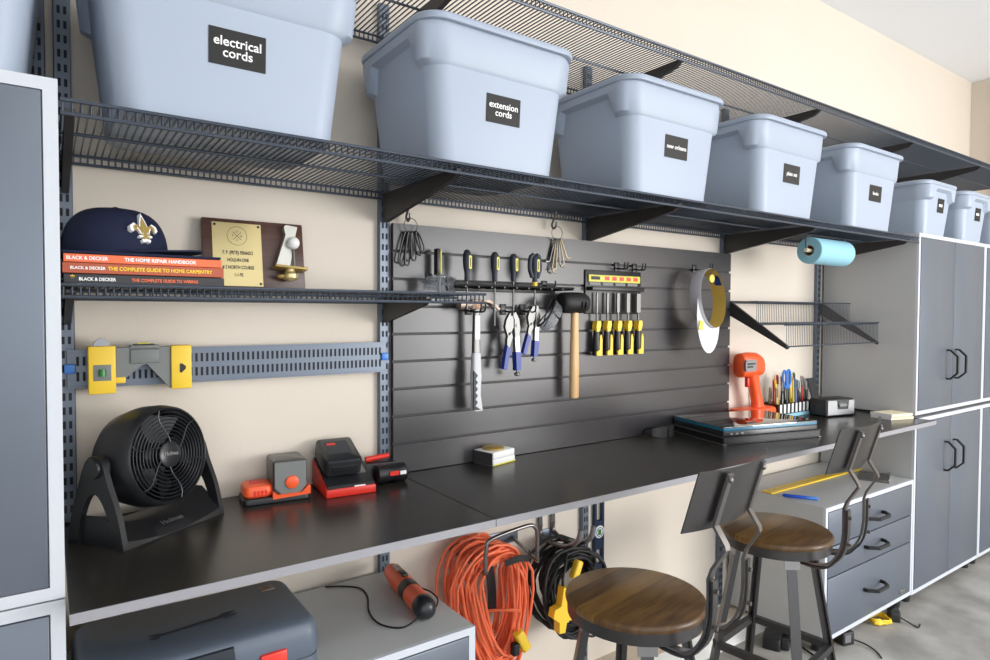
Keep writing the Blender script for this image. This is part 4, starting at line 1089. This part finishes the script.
def coil(cx, cz, hx, up, dn, y0, y1, n, r, smin, seed, skew=0, half=None):
    """one long cord wound into n loose hanging loops"""
    rnd = random.Random(seed); pts = []; K = 22
    s = [smin + (1 - smin) * ((k * .618) % 1) for k in range(n)]
    yk = [y0 + (y1 - y0) * rnd.random() for _ in range(n)]
    jx = [rnd.uniform(-.012, .012) for _ in range(n)]; jz = [rnd.uniform(-.016, .016) for _ in range(n)]; ph = [rnd.uniform(-.14, .14) for _ in range(n)]
    for k in range(n):
        for i in range(K):
            f = i / K; g = f * f * (3 - 2 * f) if f > .0 else 0
            k2 = (k + 1) % n; q = max(0, (f - .75) / .25); L = lambda a: a[k] * (1 - q) + a[k2] * q
            a = pi / 2 + 2 * pi * f + L(ph); sc = L(s)
            ex = .82
            sx = math.copysign(abs(cos(a)) ** ex, cos(a)); sz = sin(a)
            z = sz * (up * (.30 + .70 * sc) if sz > 0 else dn * (.42 + .58 * sc))
            x = sx * hx * sc * (1 - .28 * max(0, -sz) ** 2) + skew * max(0, -sz)
            pts.append((cx + x + L(jx), L(yk) + .010 * sin(3 * a + k), cz + z + L(jz)))
    m = MB(); m.tube(pts, r, 7, True); return m
t = thing('extension_cord', 'coiled orange extension cord hanging on the wide hook', 'extension cord', (0, 0, 0))
obj('cord', coil(1.098, .545, .148, .125, .335, -.050, -.185, 34, .0047, .34, 3, .030), 'orangecord', t, 60)
m = MB(); m.tube(spline([(1.075, -.150, .46), (1.12, -.200, .470), (1.165, -.205, .455), (1.158, -.203, .42), (1.158, -.204, .395)], 6), .0047, 7); obj('cord_end', m, 'orangecord', t)
X = T(1.160, -.205, .385) @ Ry(-28)
obj('socket_end', rrbox(MB().at(X), -.016, .016, -.015, .015, -.060, .012, .008, .006), 'yellow', t)
obj('plug_end', rrbox(MB().at(T(1.145, -.205, .352)), -.012, .012, -.012, .012, -.026, .010, .006, .004), 'rubber', t)
obj('binding_strap', MB().tube(spline([(1.11, -.20, .615), (1.16, -.205, .622), (1.21, -.195, .610), (1.24, -.15, .605)], 5), 0, flat=(.020, .003, (0, 0, 1))), 'rubber', t)
obj('hanging_tie', MB().tube(spline([(1.105, -.115, .60), (1.115, -.12, .52), (1.118, -.12, .44)], 5), 0, flat=(.030, .004, (1, 0, 0))), 'rubber', t)
t = thing('extension_cord', 'coiled black cord with yellow plug ends hanging on the double hook', 'extension cord', (0, 0, 0))
obj('cord', coil(1.442, .460, .150, .120, .190, -.050, -.165, 24, .0060, .42, 5), 'rubber', t, 60)
m = MB(); m.tube(spline([(1.40, -.155, .57), (1.365, -.185, .54), (1.345, -.198, .51), (1.343, -.20, .485)], 6), .005, 7); m.tube(spline([(1.50, -.15, .52), (1.50, -.185, .48), (1.475, -.19, .40), (1.46, -.19, .30), (1.51, -.18, .27), (1.56, -.16, .30)], 6), .0042, 7); obj('cord_end', m, 'rubber', t)
X = T(1.335, -.200, .405) @ Ry(6)
s_ = obj('triple_socket', MB().at(X).prism([(-.010, .085), (.010, .085), (.014, .030), (.034, .028), (.040, -.022), (.016, -.030), (.012, -.062), (-.012, -.062), (-.016, -.026), (-.044, -.008), (-.040, .018), (-.014, .026)], -.016, .012), 'yellow', t)
obj('plug', rrbox(MB().at(T(1.412, -.188, .525) @ Ry(24)), -.014, .014, -.014, .014, -.030, .030, .008, .006), 'yellow', t)

# navy bar beside the lower standard
t = thing('hanging_level', 'dark blue metal level with round badge hanging beside a wall standard', 'level', (1.687, -.002, .395))
m = MB(); outer = [(-.026, 0), (.026, 0), (.026, .478), (-.026, .478)]
m.box(-.026, -.013, -.014, -.002, 0, .478, .002); m.box(.013, .026, -.014, -.002, 0, .478, .002)
for a, b in ((0, .030), (.085, .110), (.110, .195), (.270, .300), (.387, .478)):
    m.box(-.0129, .0129, -.0136, -.0025, a, b)
obj('bar', m, 'darkblue', t)
p = obj('badge', MB().at(T(.0, -.0142, .152) @ Rx(90)).lathe([(.024, -.006), (.024, 0), (.022, .0015)], 28), 'paper', t)
obj('badge_mark', MB().at(T(0, -.0158, .152)).box(-.009, .007, -.0006, .0004, -.011, .010), 'greengel', p)
obj('badge_ring', MB().ring((0, -.0160, .152), .0165, .0016, 'y', 28, 5), 'bluegrip', p)

# ------------------------------------------------------------------ things on the floor under the drawer unit
t = thing('power_adapter', 'black power adapter lying on the floor beside the stool leg', 'adapter', (2.400, -.330, 0), 24)
obj('body', rrbox(MB(), 0, .100, 0, .070, 0, .048, .010, .004), 'black', t)
obj('plug_block', rrbox(MB(), .020, .075, -.030, .002, .004, .040, .006, .003), 'blacksatin', t)
obj('lead', MB().tube(spline([(.085, -.008, .022), (.080, -.060, .012), (.040, -.12, .005), (-.02, -.17, .005)], 6), .004, 7), 'rubber', t)
t = thing('yellow_cord', 'small coil of yellow cord on the floor under the drawer unit', 'cord', (2.668, -.335, .0), 0)
m = MB(); pts = []
for i in range(120):
    a = i * .42; r_ = .050 + .012 * sin(i * 1.7); pts.append((r_ * cos(a) * 1.2, r_ * sin(a), .006 + .030 * (i / 120) + .003 * sin(i * 2.1)))
m.tube(pts, .0048, 7); obj('coil', m, 'yellow', t, 60)
t = thing('wall_charger', 'black cube charger with clear window under the drawer unit corner', 'charger', (2.660, -.452, 0), -18)
obj('body', rrbox(MB(), 0, .062, 0, .050, 0, .054, .008, .004), 'black', t)
obj('window', MB().box(.010, .040, -.0012, .001, .014, .046), 'silver', t)
obj('lead', MB().tube(spline([(.060, .01, .018), (.090, -.02, .010), (.095, -.07, .005), (.070, -.12, .005)], 6), .0032, 7), 'rubber', t)
t = thing('yellow_cord', 'yellow cord loop on the floor below the maker plate drawer', 'cord', (3.010, -.432, .0), 0)
m = MB(); pts = []
for i in range(70):
    a = i * .42; r_ = .042 + .008 * sin(i * 1.7); pts.append((r_ * cos(a) * 1.1, r_ * sin(a), .006 + .020 * (i / 70)))
m.tube(pts, .0048, 7); obj('coil', m, 'yellow', t, 60)
t = thing('plug_adapter', 'black plug with blue face lying beside the yellow cord loop', 'plug', (3.075, -.500, 0), 32)
obj('body', rrbox(MB(), 0, .082, 0, .045, 0, .046, .010, .005), 'black', t)
obj('blue_face', MB().box(.079, .0835, .006, .040, .008, .040, .002), 'darkblue', t)
obj('lead', MB().tube(spline([(.02, .002, .020), (.0, -.035, .008), (-.02, -.06, .004), (.02, -.075, .004)], 6), .003, 7), 'rubber', t)
